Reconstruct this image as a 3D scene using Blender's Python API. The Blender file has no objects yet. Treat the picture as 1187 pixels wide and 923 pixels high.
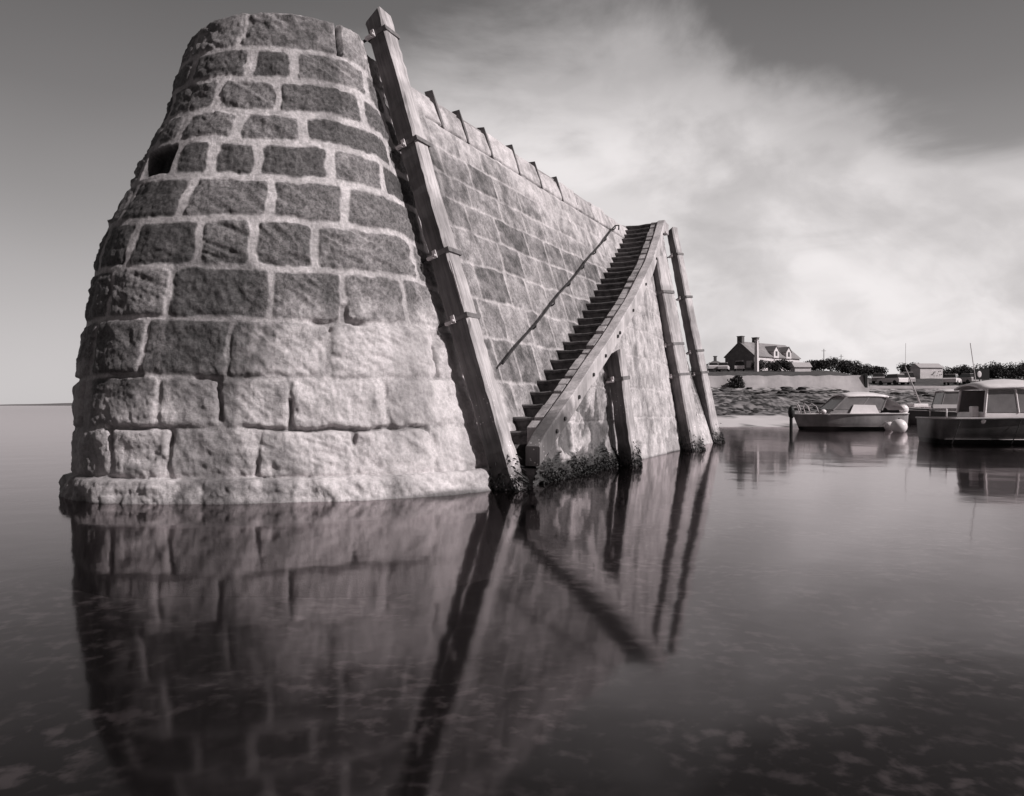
import bpy, bmesh, math, random
import numpy as np
from mathutils import Vector, Matrix
random.seed(7); rng = np.random.default_rng(7)
R = math.radians
sc = bpy.context.scene
COL = sc.collection

# ------------------------------------------------------------------ camera
cam = bpy.data.cameras.new('camera'); camo = bpy.data.objects.new('camera', cam); COL.objects.link(camo)
camo.location = (0, 0, 1.0); camo.rotation_euler = (R(90), 0, 0)
cam.sensor_width = 36; cam.lens = 36*900/1187; cam.shift_y = 8.5/1187
cam.clip_start = .05; cam.clip_end = 8000
sc.camera = camo
# ------------------------------------------------------------------ world
SUN_AZ = (.90, -.43); SUN_EL = 36.0
SKY_K = 1.75
w = bpy.data.worlds.new('World'); sc.world = w; w.use_nodes = True
nt = w.node_tree; nt.nodes.clear()
def nd(t, kind, **kw):
    n = t.nodes.new(kind)
    for k, v in kw.items():
        if k.startswith('i_'): n.inputs[int(k[2:])].default_value = v
        else: setattr(n, k, v)
    return n
def lk(t, a, b): t.links.new(a, b)
def mth(t, op, a, b=None, clamp=False):
    n = t.nodes.new('ShaderNodeMath'); n.operation = op; n.use_clamp = clamp
    for i, v in enumerate((a, b)):
        if v is None: continue
        if isinstance(v, (int, float)): n.inputs[i].default_value = v
        else: t.links.new(v, n.inputs[i])
    return n.outputs[0]
def mrange(t, v, a, b, c, d, smooth=True):
    n = t.nodes.new('ShaderNodeMapRange'); n.interpolation_type = 'SMOOTHSTEP' if smooth else 'LINEAR'
    if isinstance(v, (int, float)): n.inputs[0].default_value = v
    else: t.links.new(v, n.inputs[0])
    for i, x in enumerate((a, b, c, d)): n.inputs[i+1].default_value = x
    return n.outputs[0]
def ramp(t, v, pts, interp='LINEAR'):
    n = t.nodes.new('ShaderNodeValToRGB'); n.color_ramp.interpolation = interp
    e = n.color_ramp.elements
    while len(e) < len(pts): e.new(.5)
    for el, (p, c) in zip(e, pts):
        el.position = p; el.color = (c, c, c, 1) if isinstance(c, (int, float)) else (*c, 1)
    if v is not None: t.links.new(v, n.inputs[0])
    return n.outputs[0]
sky = nd(nt, 'ShaderNodeTexSky', sky_type='NISHITA', sun_disc=False)
sky.sun_elevation = R(SUN_EL); sky.sun_rotation = math.atan2(SUN_AZ[0], SUN_AZ[1])
bw = nd(nt, 'ShaderNodeRGBToBW'); lk(nt, sky.outputs[0], bw.inputs[0])
tc = nd(nt, 'ShaderNodeTexCoord'); sep = nd(nt, 'ShaderNodeSeparateXYZ'); lk(nt, tc.outputs['Generated'], sep.inputs[0])
X, Y, Z = sep.outputs
# azimuth measure and height above the horizon (both as slopes in the sky, fixed to the world)
az = mth(nt, 'ARCTAN2', X, Y)
# cloud noise
mp = nd(nt, 'ShaderNodeMapping'); mp.inputs['Scale'].default_value = (1, 1, 1.7); lk(nt, tc.outputs['Generated'], mp.inputs[0])
n1 = nd(nt, 'ShaderNodeTexNoise'); n1.inputs['Scale'].default_value = 3.2; n1.inputs['Detail'].default_value = 7; n1.inputs['Roughness'].default_value = .55; n1.inputs['Distortion'].default_value = .35
lk(nt, mp.outputs[0], n1.inputs['Vector'])
cl = n1.outputs[0]
n3_ = nd(nt, 'ShaderNodeTexNoise'); n3_.inputs['Scale'].default_value = 11; n3_.inputs['Detail'].default_value = 6; n3_.inputs['Distortion'].default_value = .5
lk(nt, mp.outputs[0], n3_.inputs['Vector'])
n2 = nd(nt, 'ShaderNodeTexNoise'); n2.inputs['Scale'].default_value = 1.1; n2.inputs['Detail'].default_value = 3
lk(nt, mp.outputs[0], n2.inputs['Vector'])
# clear sky tone: pale at the horizon, deep overhead as through a red filter
base = ramp(nt, Z, [(0, .36), (.1, .30), (.24, .195), (.34, .135), (.45, .10), (.75, .08), (1, .07)])
# cloud bank: strongest low on the right, thinning above
zz = mth(nt, 'ADD', Z, mth(nt, 'MULTIPLY', mth(nt, 'SUBTRACT', cl, .5), .34))
zz = mth(nt, 'ADD', zz, mth(nt, 'MULTIPLY', mrange(nt, az, .15, .62, 0, 1), .13))
bank = mrange(nt, zz, .455, .33, 0, 1)
azm = mth(nt, 'MULTIPLY', mrange(nt, az, -.30, -.10, 0, 1), mrange(nt, az, 2.2, 1.0, 0, 1))
tex = mrange(nt, cl, .28, .72, .80, 1.10)
edge = mth(nt, 'MULTIPLY', mth(nt, 'MULTIPLY', bank, azm), tex, True)
bk = mth(nt, 'MULTIPLY', mth(nt, 'MULTIPLY', .46, mrange(nt, cl, .36, .64, .80, 1.06)), mrange(nt, n3_.outputs[0], .35, .65, .91, 1.05))
mixn = nd(nt, 'ShaderNodeMix'); mixn.data_type = 'FLOAT'
lk(nt, edge, mixn.inputs[0]); lk(nt, base, mixn.inputs[2]); lk(nt, bk, mixn.inputs[3])
lum = mth(nt, 'MULTIPLY', mixn.outputs[0], mrange(nt, n2.outputs[0], .3, .7, .9, 1.08))
# the Nishita sky's own luminance modulates it softly
soft = mth(nt, 'POWER', mth(nt, 'MULTIPLY', bw.outputs[0], .12), .12)
lum = mth(nt, 'MULTIPLY', lum, soft)
lum = mth(nt, 'MULTIPLY', lum, mrange(nt, Y, -.5, .35, .32, 1))   # sky behind the camera darkened to cut the fill light
cmb = nd(nt, 'ShaderNodeCombineColor')
lk(nt, mth(nt, 'MULTIPLY', lum, 1.0*10), cmb.inputs[0]); lk(nt, mth(nt, 'MULTIPLY', lum, .955*10), cmb.inputs[1]); lk(nt, mth(nt, 'MULTIPLY', lum, .955*10), cmb.inputs[2])
bg = nd(nt, 'ShaderNodeBackground'); bg.inputs[1].default_value = .1*SKY_K; lk(nt, cmb.outputs[0], bg.inputs[0])
wo = nd(nt, 'ShaderNodeOutputWorld'); lk(nt, bg.outputs[0], wo.inputs[0])
# ------------------------------------------------------------------ sun
sl = bpy.data.lights.new('sun', 'SUN'); sl.energy = 4.3; sl.angle = R(.6); sl.color = (1, .965, .955)
so = bpy.data.objects.new('sun', sl); COL.objects.link(so)
h = math.hypot(*SUN_AZ); ce = math.cos(R(SUN_EL))
sd = Vector((SUN_AZ[0]/h*ce, SUN_AZ[1]/h*ce, math.sin(R(SUN_EL))))
so.rotation_euler = sd.to_track_quat('Z', 'Y').to_euler(); so.location = (20, -10, 30)
sc.view_settings.view_transform = 'Standard'; sc.view_settings.look = 'None'
sc.view_settings.exposure = 0.0; sc.view_settings.gamma = 1
sc.render.resolution_x = 1024; sc.render.resolution_y = 796

# ------------------------------------------------------------------ helpers
TINT = (1.0, .925, .94)
def g(v): return (v*TINT[0], v*TINT[1], v*TINT[2], 1)
def g3(v): return g(v)[:3]
def tag(o, label=None, cat=None, group=None, kind=None):
    if label: o['label'] = label
    if cat: o['category'] = cat
    if group: o['group'] = group
    if kind: o['kind'] = kind
    return o
def empty(name, loc=(0, 0, 0), rz=0):
    o = bpy.data.objects.new(name, None); COL.objects.link(o); o.location = loc; o.rotation_euler = (0, 0, rz)
    o.empty_display_size = .2
    return o
def link(name, me, m, parent=None, smooth=False):
    me.name = name
    o = bpy.data.objects.new(name, me); COL.objects.link(o)
    if m is not None: me.materials.append(m)
    if parent is not None: o.parent = parent
    if smooth: me.shade_smooth()
    return o
class MB:
    def __init__(s): s.v = []; s.f = []
    def add(s, vs, fs):
        o = len(s.v); s.v += [tuple(v) for v in vs]; s.f += [tuple(i+o for i in f) for f in fs]; return s
    def box(s, c, d, rz=0, M=None):
        hx, hy, hz = d[0]/2, d[1]/2, d[2]/2
        vs = [Vector((x, y, z)) for z in (-hz, hz) for x, y in ((-hx, -hy), (hx, -hy), (hx, hy), (-hx, hy))]
        if rz: vs = [Matrix.Rotation(rz, 3, 'Z') @ v for v in vs]
        if M is not None: vs = [M @ v for v in vs]
        vs = [v+Vector(c) for v in vs]
        return s.add(vs, [(0, 3, 2, 1), (4, 5, 6, 7), (0, 1, 5, 4), (1, 2, 6, 5), (2, 3, 7, 6), (3, 0, 4, 7)])
    def tube(s, pts, r, n=8, cap=True):
        pts = [Vector(p) for p in pts]; rs = r if isinstance(r, (list, tuple)) else [r]*len(pts)
        vs = []; fs = []; up = None
        for i, p in enumerate(pts):
            t = (pts[min(i+1, len(pts)-1)]-pts[max(i-1, 0)]).normalized()
            if up is None: up = Vector((0, 0, 1)) if abs(t.z) < .9 else Vector((1, 0, 0))
            a = t.cross(up).normalized(); b = a.cross(t).normalized(); up = b
            for k in range(n):
                q = 2*math.pi*k/n; vs.append(p+(a*math.cos(q)+b*math.sin(q))*rs[i])
        for i in range(len(pts)-1):
            for k in range(n):
                k2 = (k+1) % n; fs.append((i*n+k, i*n+k2, (i+1)*n+k2, (i+1)*n+k))
        if cap: fs.append(tuple(range(n-1, -1, -1))); fs.append(tuple((len(pts)-1)*n+k for k in range(n)))
        return s.add(vs, fs)
    def prism(s, poly, z0, z1):
        n = len(poly); vs = [(x, y, z0) for x, y in poly]+[(x, y, z1) for x, y in poly]
        return s.add(vs, [tuple(range(n-1, -1, -1)), tuple(range(n, 2*n))]+[(i, (i+1) % n, n+(i+1) % n, n+i) for i in range(n)])
    def ball(s, c, r, n=18, m=12):
        r = r if isinstance(r, (tuple, list)) else (r, r, r); vs = []; fs = []
        for i in range(m+1):
            a = math.pi*i/m
            for k in range(n):
                b = 2*math.pi*k/n; vs.append((c[0]+r[0]*math.sin(a)*math.cos(b), c[1]+r[1]*math.sin(a)*math.sin(b), c[2]+r[2]*math.cos(a)))
        for i in range(m):
            for k in range(n):
                k2 = (k+1) % n; fs.append((i*n+k, (i+1)*n+k, (i+1)*n+k2, i*n+k2))
        return s.add(vs, fs)
    def build(s, name, m, parent=None, smooth=False, bevel=0):
        me = bpy.data.meshes.new(name); me.from_pydata(s.v, [], s.f); me.update()
        bm = bmesh.new(); bm.from_mesh(me); bmesh.ops.remove_doubles(bm, verts=bm.verts, dist=1e-5)
        bmesh.ops.recalc_face_normals(bm, faces=bm.faces)
        if bevel: bmesh.ops.bevel(bm, geom=[e for e in bm.edges if e.calc_face_angle(0) > .5], offset=bevel, segments=2, affect='EDGES', profile=.6)
        bm.to_mesh(me); bm.free()
        return link(name, me, m, parent, smooth)
def from_np(name, V, F4, m, parent=None, smooth=True, cols=None):
    me = bpy.data.meshes.new(name)
    me.vertices.add(len(V)); me.vertices.foreach_set('co', V.astype(np.float32).ravel())
    nf = len(F4); me.loops.add(nf*4); me.loops.foreach_set('vertex_index', F4.astype(np.int32).ravel())
    me.polygons.add(nf); me.polygons.foreach_set('loop_start', np.arange(0, nf*4, 4, dtype=np.int32))
    me.update(calc_edges=True); me.validate()
    if cols is not None:
        at = me.color_attributes.new('sm', 'FLOAT_COLOR', 'POINT'); at.data.foreach_set('color', cols.astype(np.float32).ravel())
        wa = me.attributes.new('wet', 'FLOAT', 'POINT'); wa.data.foreach_set('value', cols[:, 3].astype(np.float32))
    return link(name, me, m, parent, smooth)
def gridfaces(nr, nc):
    i = np.arange(nr-1)[:, None]*nc+np.arange(nc-1)[None, :]
    return np.stack([i, i+1, i+nc+1, i+nc], -1).reshape(-1, 4)
# numpy value noise
def _hash(ix, iy, iz, seed):
    n = (ix*73856093) ^ (iy*19349663) ^ (iz*83492791) ^ (seed*2654435761)
    n = (n ^ (n >> 13))*1274126177; n = n ^ (n >> 16)
    return (n & 0xffff)/65535.0
def vnoise(x, y, z, seed=0):
    x, y, z = np.broadcast_arrays(x, y, z)
    ix, iy, iz = (np.floor(a).astype(np.int64) for a in (x, y, z))
    fx, fy, fz = x-ix, y-iy, z-iz
    fx, fy, fz = (a*a*(3-2*a) for a in (fx, fy, fz)); r = 0
    for dx in (0, 1):
        for dy in (0, 1):
            for dz in (0, 1):
                r = r+_hash(ix+dx, iy+dy, iz+dz, seed)*(fx if dx else 1-fx)*(fy if dy else 1-fy)*(fz if dz else 1-fz)
    return r*2-1
def fbm(x, y, z, o=4, seed=0):
    r = 0; a = .5
    for k in range(o): r = r+a*vnoise(x*2**k, y*2**k, z*2**k, seed+k); a *= .5
    return r
def sst(a, b, x): t = np.clip((x-a)/(b-a), 0, 1); return t*t*(3-2*t)

# ------------------------------------------------------------------ materials
def mat(name, lo, hi, scale=4, rough=.8, bump=.2, bscale=30, stretch=(1, 1, 1), detail=6, coord='Object', metal=0, spec=.3):
    m = bpy.data.materials.new(name); m.use_nodes = True; t = m.node_tree; b = t.nodes['Principled BSDF']
    co = nd(t, 'ShaderNodeTexCoord'); mp = nd(t, 'ShaderNodeMapping'); mp.inputs['Scale'].default_value = stretch
    lk(t, co.outputs[coord], mp.inputs[0])
    n = nd(t, 'ShaderNodeTexNoise'); n.inputs['Scale'].default_value = scale; n.inputs['Detail'].default_value = detail; n.inputs['Roughness'].default_value = .62
    lk(t, mp.outputs[0], n.inputs['Vector'])
    c = ramp(t, n.outputs[0], [(.32, g3(lo)), (.68, g3(hi))]); lk(t, c, b.inputs['Base Color'])
    b.inputs['Roughness'].default_value = rough; b.inputs['Metallic'].default_value = metal; b.inputs['Specular IOR Level'].default_value = spec
    if bump:
        n3 = nd(t, 'ShaderNodeTexNoise'); n3.inputs['Scale'].default_value = bscale; n3.inputs['Detail'].default_value = 5
        lk(t, mp.outputs[0], n3.inputs['Vector'])
        bp = nd(t, 'ShaderNodeBump'); bp.inputs['Strength'].default_value = bump; bp.inputs['Distance'].default_value = .02
        lk(t, n3.outputs[0], bp.inputs['Height']); lk(t, bp.outputs[0], b.inputs['Normal'])
    return m

def masonry_mat():
    m = bpy.data.materials.new('granite_masonry'); m.use_nodes = True; t = m.node_tree; b = t.nodes['Principled BSDF']
    at = nd(t, 'ShaderNodeAttribute', attribute_name='sm'); s = nd(t, 'ShaderNodeSeparateColor'); lk(t, at.outputs['Color'], s.inputs[0])
    stone, tone, bleach = s.outputs; at2 = nd(t, 'ShaderNodeAttribute', attribute_name='wet'); wet = at2.outputs['Fac']
    ge = nd(t, 'ShaderNodeNewGeometry')
    def noise(scale, det=6, ro=.6, st=(1, 1, 1)):
        mp = nd(t, 'ShaderNodeMapping'); mp.inputs['Scale'].default_value = st; lk(t, ge.outputs['Position'], mp.inputs[0])
        n = nd(t, 'ShaderNodeTexNoise'); n.inputs['Scale'].default_value = scale; n.inputs['Detail'].default_value = det; n.inputs['Roughness'].default_value = ro
        lk(t, mp.outputs[0], n.inputs['Vector']); return n.outputs[0]
    fine = noise(26, 6, .75); mid = noise(5, 5, .6); streak = noise(1.5, 5, .6, (1, 1, .3)); speck = noise(70, 3, .8)
    # granite tone for each block
    ts = mth(t, 'MULTIPLY', mrange(t, tone, 0, 1, .085, .215, False), mrange(t, fine, .32, .68, .45, 1.55))
    ts = mth(t, 'MULTIPLY', ts, mrange(t, mid, .3, .7, .82, 1.18))
    pale = mth(t, 'MULTIPLY', mrange(t, fine, .3, .72, .52, .75), mrange(t, mid, .3, .7, .86, 1.08))
    bl = mth(t, 'ADD', bleach, mth(t, 'MULTIPLY', mth(t, 'SUBTRACT', mid, .5), .8)); bl = mrange(t, bl, .12, .92, 0, 1)
    mx = nd(t, 'ShaderNodeMix'); mx.data_type = 'FLOAT'; lk(t, bl, mx.inputs[0]); lk(t, ts, mx.inputs[2]); lk(t, pale, mx.inputs[3])
    mort = mth(t, 'MULTIPLY', mrange(t, fine, .3, .7, .42, .74), mrange(t, mid, .32, .68, .72, 1.12))
    m2 = nd(t, 'ShaderNodeMix'); m2.data_type = 'FLOAT'; lk(t, stone, m2.inputs[0]); lk(t, mort, m2.inputs[2]); lk(t, mx.outputs[0], m2.inputs[3])
    # run-off streaks and lichen
    dk = mrange(t, streak, .52, .70, 1.0, .52); v = mth(t, 'MULTIPLY', m2.outputs[0], dk)
    v = mth(t, 'MULTIPLY', v, mrange(t, speck, .62, .72, 1, .72))
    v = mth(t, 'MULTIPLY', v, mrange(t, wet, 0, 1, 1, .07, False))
    cc = nd(t, 'ShaderNodeCombineColor')
    for i in range(3): lk(t, mth(t, 'MULTIPLY', v, TINT[i]), cc.inputs[i])
    lk(t, cc.outputs[0], b.inputs['Base Color'])
    b.inputs['Specular IOR Level'].default_value = .35
    lk(t, mrange(t, wet, 0, 1, .82, .35, False), b.inputs['Roughness'])
    bp = nd(t, 'ShaderNodeBump'); bp.inputs['Strength'].default_value = .75; bp.inputs['Distance'].default_value = .02
    hsum = mth(t, 'ADD', fine, mth(t, 'MULTIPLY', speck, .4)); lk(t, hsum, bp.inputs['Height']); lk(t, bp.outputs[0], b.inputs['Normal'])
    return m
M_mas = masonry_mat()
M_deck = mat('granite_deck', .25, .42, 3, .85, .3)
M_step = mat('wet_granite_step', .05, .17, 9, .75, .5, 40)
M_curb = mat('kerb_granite', .16, .50, 5, .8, .5, 40)
def timber_mat(name, lo, hi, slime=.55, shady=1.0):
    m = bpy.data.materials.new(name); m.use_nodes = True; t = m.node_tree; b = t.nodes['Principled BSDF']
    co = nd(t, 'ShaderNodeTexCoord'); mp = nd(t, 'ShaderNodeMapping'); mp.inputs['Scale'].default_value = (1, 1, .06)
    lk(t, co.outputs['Object'], mp.inputs[0])
    n = nd(t, 'ShaderNodeTexNoise'); n.inputs['Scale'].default_value = 22; n.inputs['Detail'].default_value = 8; n.inputs['Roughness'].default_value = .7; n.inputs['Distortion'].default_value = .4
    lk(t, mp.outputs[0], n.inputs['Vector'])
    n2 = nd(t, 'ShaderNodeTexNoise'); n2.inputs['Scale'].default_value = 2.2; n2.inputs['Detail'].default_value = 5; lk(t, co.outputs['Object'], n2.inputs['Vector'])
    v = mth(t, 'MULTIPLY', mrange(t, n.outputs[0], .3, .7, lo, hi, False), mrange(t, n2.outputs[0], .3, .7, .7, 1.25))
    # green-black slime towards the waterline with pale barnacle specks
    ge = nd(t, 'ShaderNodeNewGeometry'); sp = nd(t, 'ShaderNodeSeparateXYZ'); lk(t, ge.outputs['Position'], sp.inputs[0])
    zz = mth(t, 'ADD', sp.outputs[2], mth(t, 'MULTIPLY', mth(t, 'SUBTRACT', n2.outputs[0], .5), 1.2))
    v = mth(t, 'MULTIPLY', v, mth(t, 'MULTIPLY', mrange(t, zz, slime-.6, slime, .25, 1), mrange(t, sp.outputs[2], -.08, .02, .15, 1)))
    # sunlit face paler, other faces darker: their light and shade put into colour
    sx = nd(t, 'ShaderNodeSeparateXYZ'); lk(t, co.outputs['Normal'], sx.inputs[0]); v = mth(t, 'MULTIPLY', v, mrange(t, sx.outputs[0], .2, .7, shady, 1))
    vo = nd(t, 'ShaderNodeTexVoronoi'); vo.inputs['Scale'].default_value = 20; lk(t, co.outputs['Object'], vo.inputs['Vector'])
    sp1 = mrange(t, vo.outputs['Distance'], .13, .20, 1, 0); lowz = mrange(t, zz, .7, 1.6, 1, 0)
    v = mth(t, 'ADD', v, mth(t, 'MULTIPLY', mth(t, 'MULTIPLY', sp1, lowz), mrange(t, n2.outputs[0], .45, .6, 0, .6)))
    cc = nd(t, 'ShaderNodeCombineColor')
    for i in range(3): lk(t, mth(t, 'MULTIPLY', v, TINT[i]), cc.inputs[i])
    lk(t, cc.outputs[0], b.inputs['Base Color']); b.inputs['Roughness'].default_value = .75; b.inputs['Specular IOR Level'].default_value = .25
    bp = nd(t, 'ShaderNodeBump'); bp.inputs['Strength'].default_value = .6; bp.inputs['Distance'].default_value = .015
    lk(t, n.outputs[0], bp.inputs['Height']); lk(t, bp.outputs[0], b.inputs['Normal'])
    return m
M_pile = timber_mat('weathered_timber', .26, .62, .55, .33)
M_beam = timber_mat('bleached_timber', .36, .66, 1.25)
M_iron = mat('rusted_iron', .02, .06, 12, .6, .3, 60, metal=.3)
M_bracket = mat('galvanised_bracket', .45, .75, 12, .5, .2, 60, metal=0)
M_white = mat('white_gelcoat', .72, .85, 3, .35, 0, spec=.5)
M_grey = mat('grey_canvas', .20, .30, 6, .8, .2)
M_lgrey = mat('pale_grey_paint', .40, .52, 5, .5, 0)
M_dark = mat('dark_hull_paint', .022, .045, 2, .35, 0, spec=.5)
M_dark2 = mat('grey_hull_paint', .07, .12, 3, .4, 0, spec=.5)
def hull_mat(name, lo, hi):
    m = mat(name, lo, hi, 3, .35, 0, spec=.5); t = m.node_tree; b = t.nodes['Principled BSDF']; src = b.inputs['Base Color'].links[0].from_socket
    ge = nd(t, 'ShaderNodeNewGeometry'); sp = nd(t, 'ShaderNodeSeparateXYZ'); lk(t, ge.outputs['Position'], sp.inputs[0])
    n = nd(t, 'ShaderNodeTexNoise'); n.inputs['Scale'].default_value = 1.2; n.inputs['Detail'].default_value = 5; mp = nd(t, 'ShaderNodeMapping'); mp.inputs['Scale'].default_value = (1, 1, .15); lk(t, ge.outputs['Position'], mp.inputs[0]); lk(t, mp.outputs[0], n.inputs['Vector'])
    mx = nd(t, 'ShaderNodeMix'); mx.data_type = 'RGBA'; lk(t, mrange(t, mth(t, 'ADD', sp.outputs[2], mth(t, 'MULTIPLY', n.outputs[0], .05)), .13, .17, 1, 0), mx.inputs[0]); lk(t, src, mx.inputs[6]); mx.inputs[7].default_value = g(.012)
    ml = nd(t, 'ShaderNodeMix'); ml.data_type = 'RGBA'; ml.blend_type = 'MULTIPLY'; ml.inputs[0].default_value = 1; lk(t, mx.outputs[2], ml.inputs[6]); lk(t, ramp(t, n.outputs[0], [(.35, .6), (.65, 1.3)]), ml.inputs[7])
    lk(t, ml.outputs[2], b.inputs['Base Color']); return m
M_hullA = hull_mat('pale_hull_paint', .22, .30)
M_hullB = hull_mat('navy_hull_paint', .06, .13)
M_band = mat('weathered_iron_band', .10, .22, 9, .6, .3, 60)
M_black = mat('black_rubber', .012, .02, 6, .5, 0)
M_glass = mat('tinted_window', .03, .05, 2, .08, 0, spec=.8)
M_glassl = mat('hazy_acrylic_window', .16, .24, 2, .2, 0, spec=.6)
M_weed = mat('wet_seaweed', .008, .03, 14, .5, .8, 30)
M_leaf = mat('leaf', .035, .08, 2, .8, 0)
M_grass = mat('grass', .05, .10, .4, .9, 0)
M_slate = mat('slate_roof', .20, .30, .9, .7, .3, 4)
M_hstone = mat('house_stone', .12, .20, 1.5, .9, .3, 5)
M_hwhite = mat('white_render', .62, .78, .8, .9, 0)
M_brick = mat('chimney_brick', .10, .16, 3, .9, .2)
M_rope = mat('pale_rope', .5, .68, 9, .9, .2)
M_wallst = mat('seawall_stone', .34, .60, .35, .9, .5, 2.5, stretch=(1, 1, 1))

# ------------------------------------------------------------------ sea, bed, shore (setting)
def water_mat():
    m = bpy.data.materials.new('calm_sea'); m.use_nodes = True; t = m.node_tree; t.nodes.clear()
    co = nd(t, 'ShaderNodeTexCoord')
    n = nd(t, 'ShaderNodeTexNoise'); n.inputs['Scale'].default_value = 1.1; n.inputs['Detail'].default_value = 3; lk(t, co.outputs['Object'], n.inputs['Vector'])
    n2 = nd(t, 'ShaderNodeTexNoise'); n2.inputs['Scale'].default_value = .25; n2.inputs['Detail'].default_value = 2; lk(t, co.outputs['Object'], n2.inputs['Vector'])
    hh = mth(t, 'ADD', mth(t, 'MULTIPLY', n.outputs[0], .35), n2.outputs[0])
    bp = nd(t, 'ShaderNodeBump'); bp.inputs['Strength'].default_value = 1; bp.inputs['Distance'].default_value = .010; lk(t, hh, bp.inputs['Height'])
    ge = nd(t, 'ShaderNodeNewGeometry'); dt = nd(t, 'ShaderNodeVectorMath', operation='DOT_PRODUCT'); lk(t, bp.outputs[0], dt.inputs[0]); lk(t, ge.outputs['Incoming'], dt.inputs[1])
    cs_ = mth(t, 'ABSOLUTE', dt.outputs['Value']); sch = mth(t, 'POWER', mth(t, 'SUBTRACT', 1, cs_, True), 5)
    fre = mth(t, 'ADD', .02, mth(t, 'MULTIPLY', sch, .98), True)
    gl = nd(t, 'ShaderNodeBsdfAnisotropic'); gl.inputs['Roughness'].default_value = .07; gl.inputs['Color'].default_value = (.83, .785, .795, 1); lk(t, bp.outputs[0], gl.inputs['Normal'])
    tr = nd(t, 'ShaderNodeBsdfTransparent'); tr.inputs[0].default_value = (.48, .445, .452, 1)
    mx = nd(t, 'ShaderNodeMixShader'); lk(t, fre, mx.inputs[0]); lk(t, tr.outputs[0], mx.inputs[1]); lk(t, gl.outputs[0], mx.inputs[2])
    o = nd(t, 'ShaderNodeOutputMaterial'); lk(t, mx.outputs[0], o.inputs[0]); return m
o = MB().add([(-4000, -300, 0), (4000, -300, 0), (4000, 6000, 0), (-4000, 6000, 0)], [(0, 1, 2, 3)]).build('water', water_mat()); tag(o, kind='structure')
def bed_mat():
    m = bpy.data.materials.new('seabed_shingle'); m.use_nodes = True; t = m.node_tree; b = t.nodes['Principled BSDF']
    co = nd(t, 'ShaderNodeTexCoord')
    def noise(s, d, st=(1, 1, 1)):
        mp = nd(t, 'ShaderNodeMapping'); mp.inputs['Scale'].default_value = st; lk(t, co.outputs['Object'], mp.inputs[0])
        n = nd(t, 'ShaderNodeTexNoise'); n.inputs['Scale'].default_value = s; n.inputs['Detail'].default_value = d; n.inputs['Distortion'].default_value = .15; lk(t, mp.outputs[0], n.inputs['Vector']); return n.outputs[0]
    a = noise(6.5, 4); c = noise(.7, 3)
    v = mth(t, 'ADD', .005, mth(t, 'MULTIPLY', mrange(t, a, .47, .70, 0, .19), mrange(t, c, .38, .62, .1, 1)))
    cc = nd(t, 'ShaderNodeCombineColor')
    for i in range(3): lk(t, mth(t, 'MULTIPLY', v, (1, .95, .955)[i]), cc.inputs[i])
    lk(t, cc.outputs[0], b.inputs['Base Color']); b.inputs['Roughness'].default_value = .9
    return m
xs = np.r_[-4000, -400, np.linspace(-40, 40, 161), 400, 4000]; ys = np.r_[-300, np.linspace(-5, 60, 131), 400, 6000]
GX, GY = np.meshgrid(xs, ys); GZ = -.95+.12*fbm(GX*.6, GY*.6, 0*GX, 4, 3)
o = from_np('seabed', np.stack([GX, GY, GZ], -1).reshape(-1, 3), gridfaces(len(ys), len(xs)), bed_mat()); tag(o, kind='structure')

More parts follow.
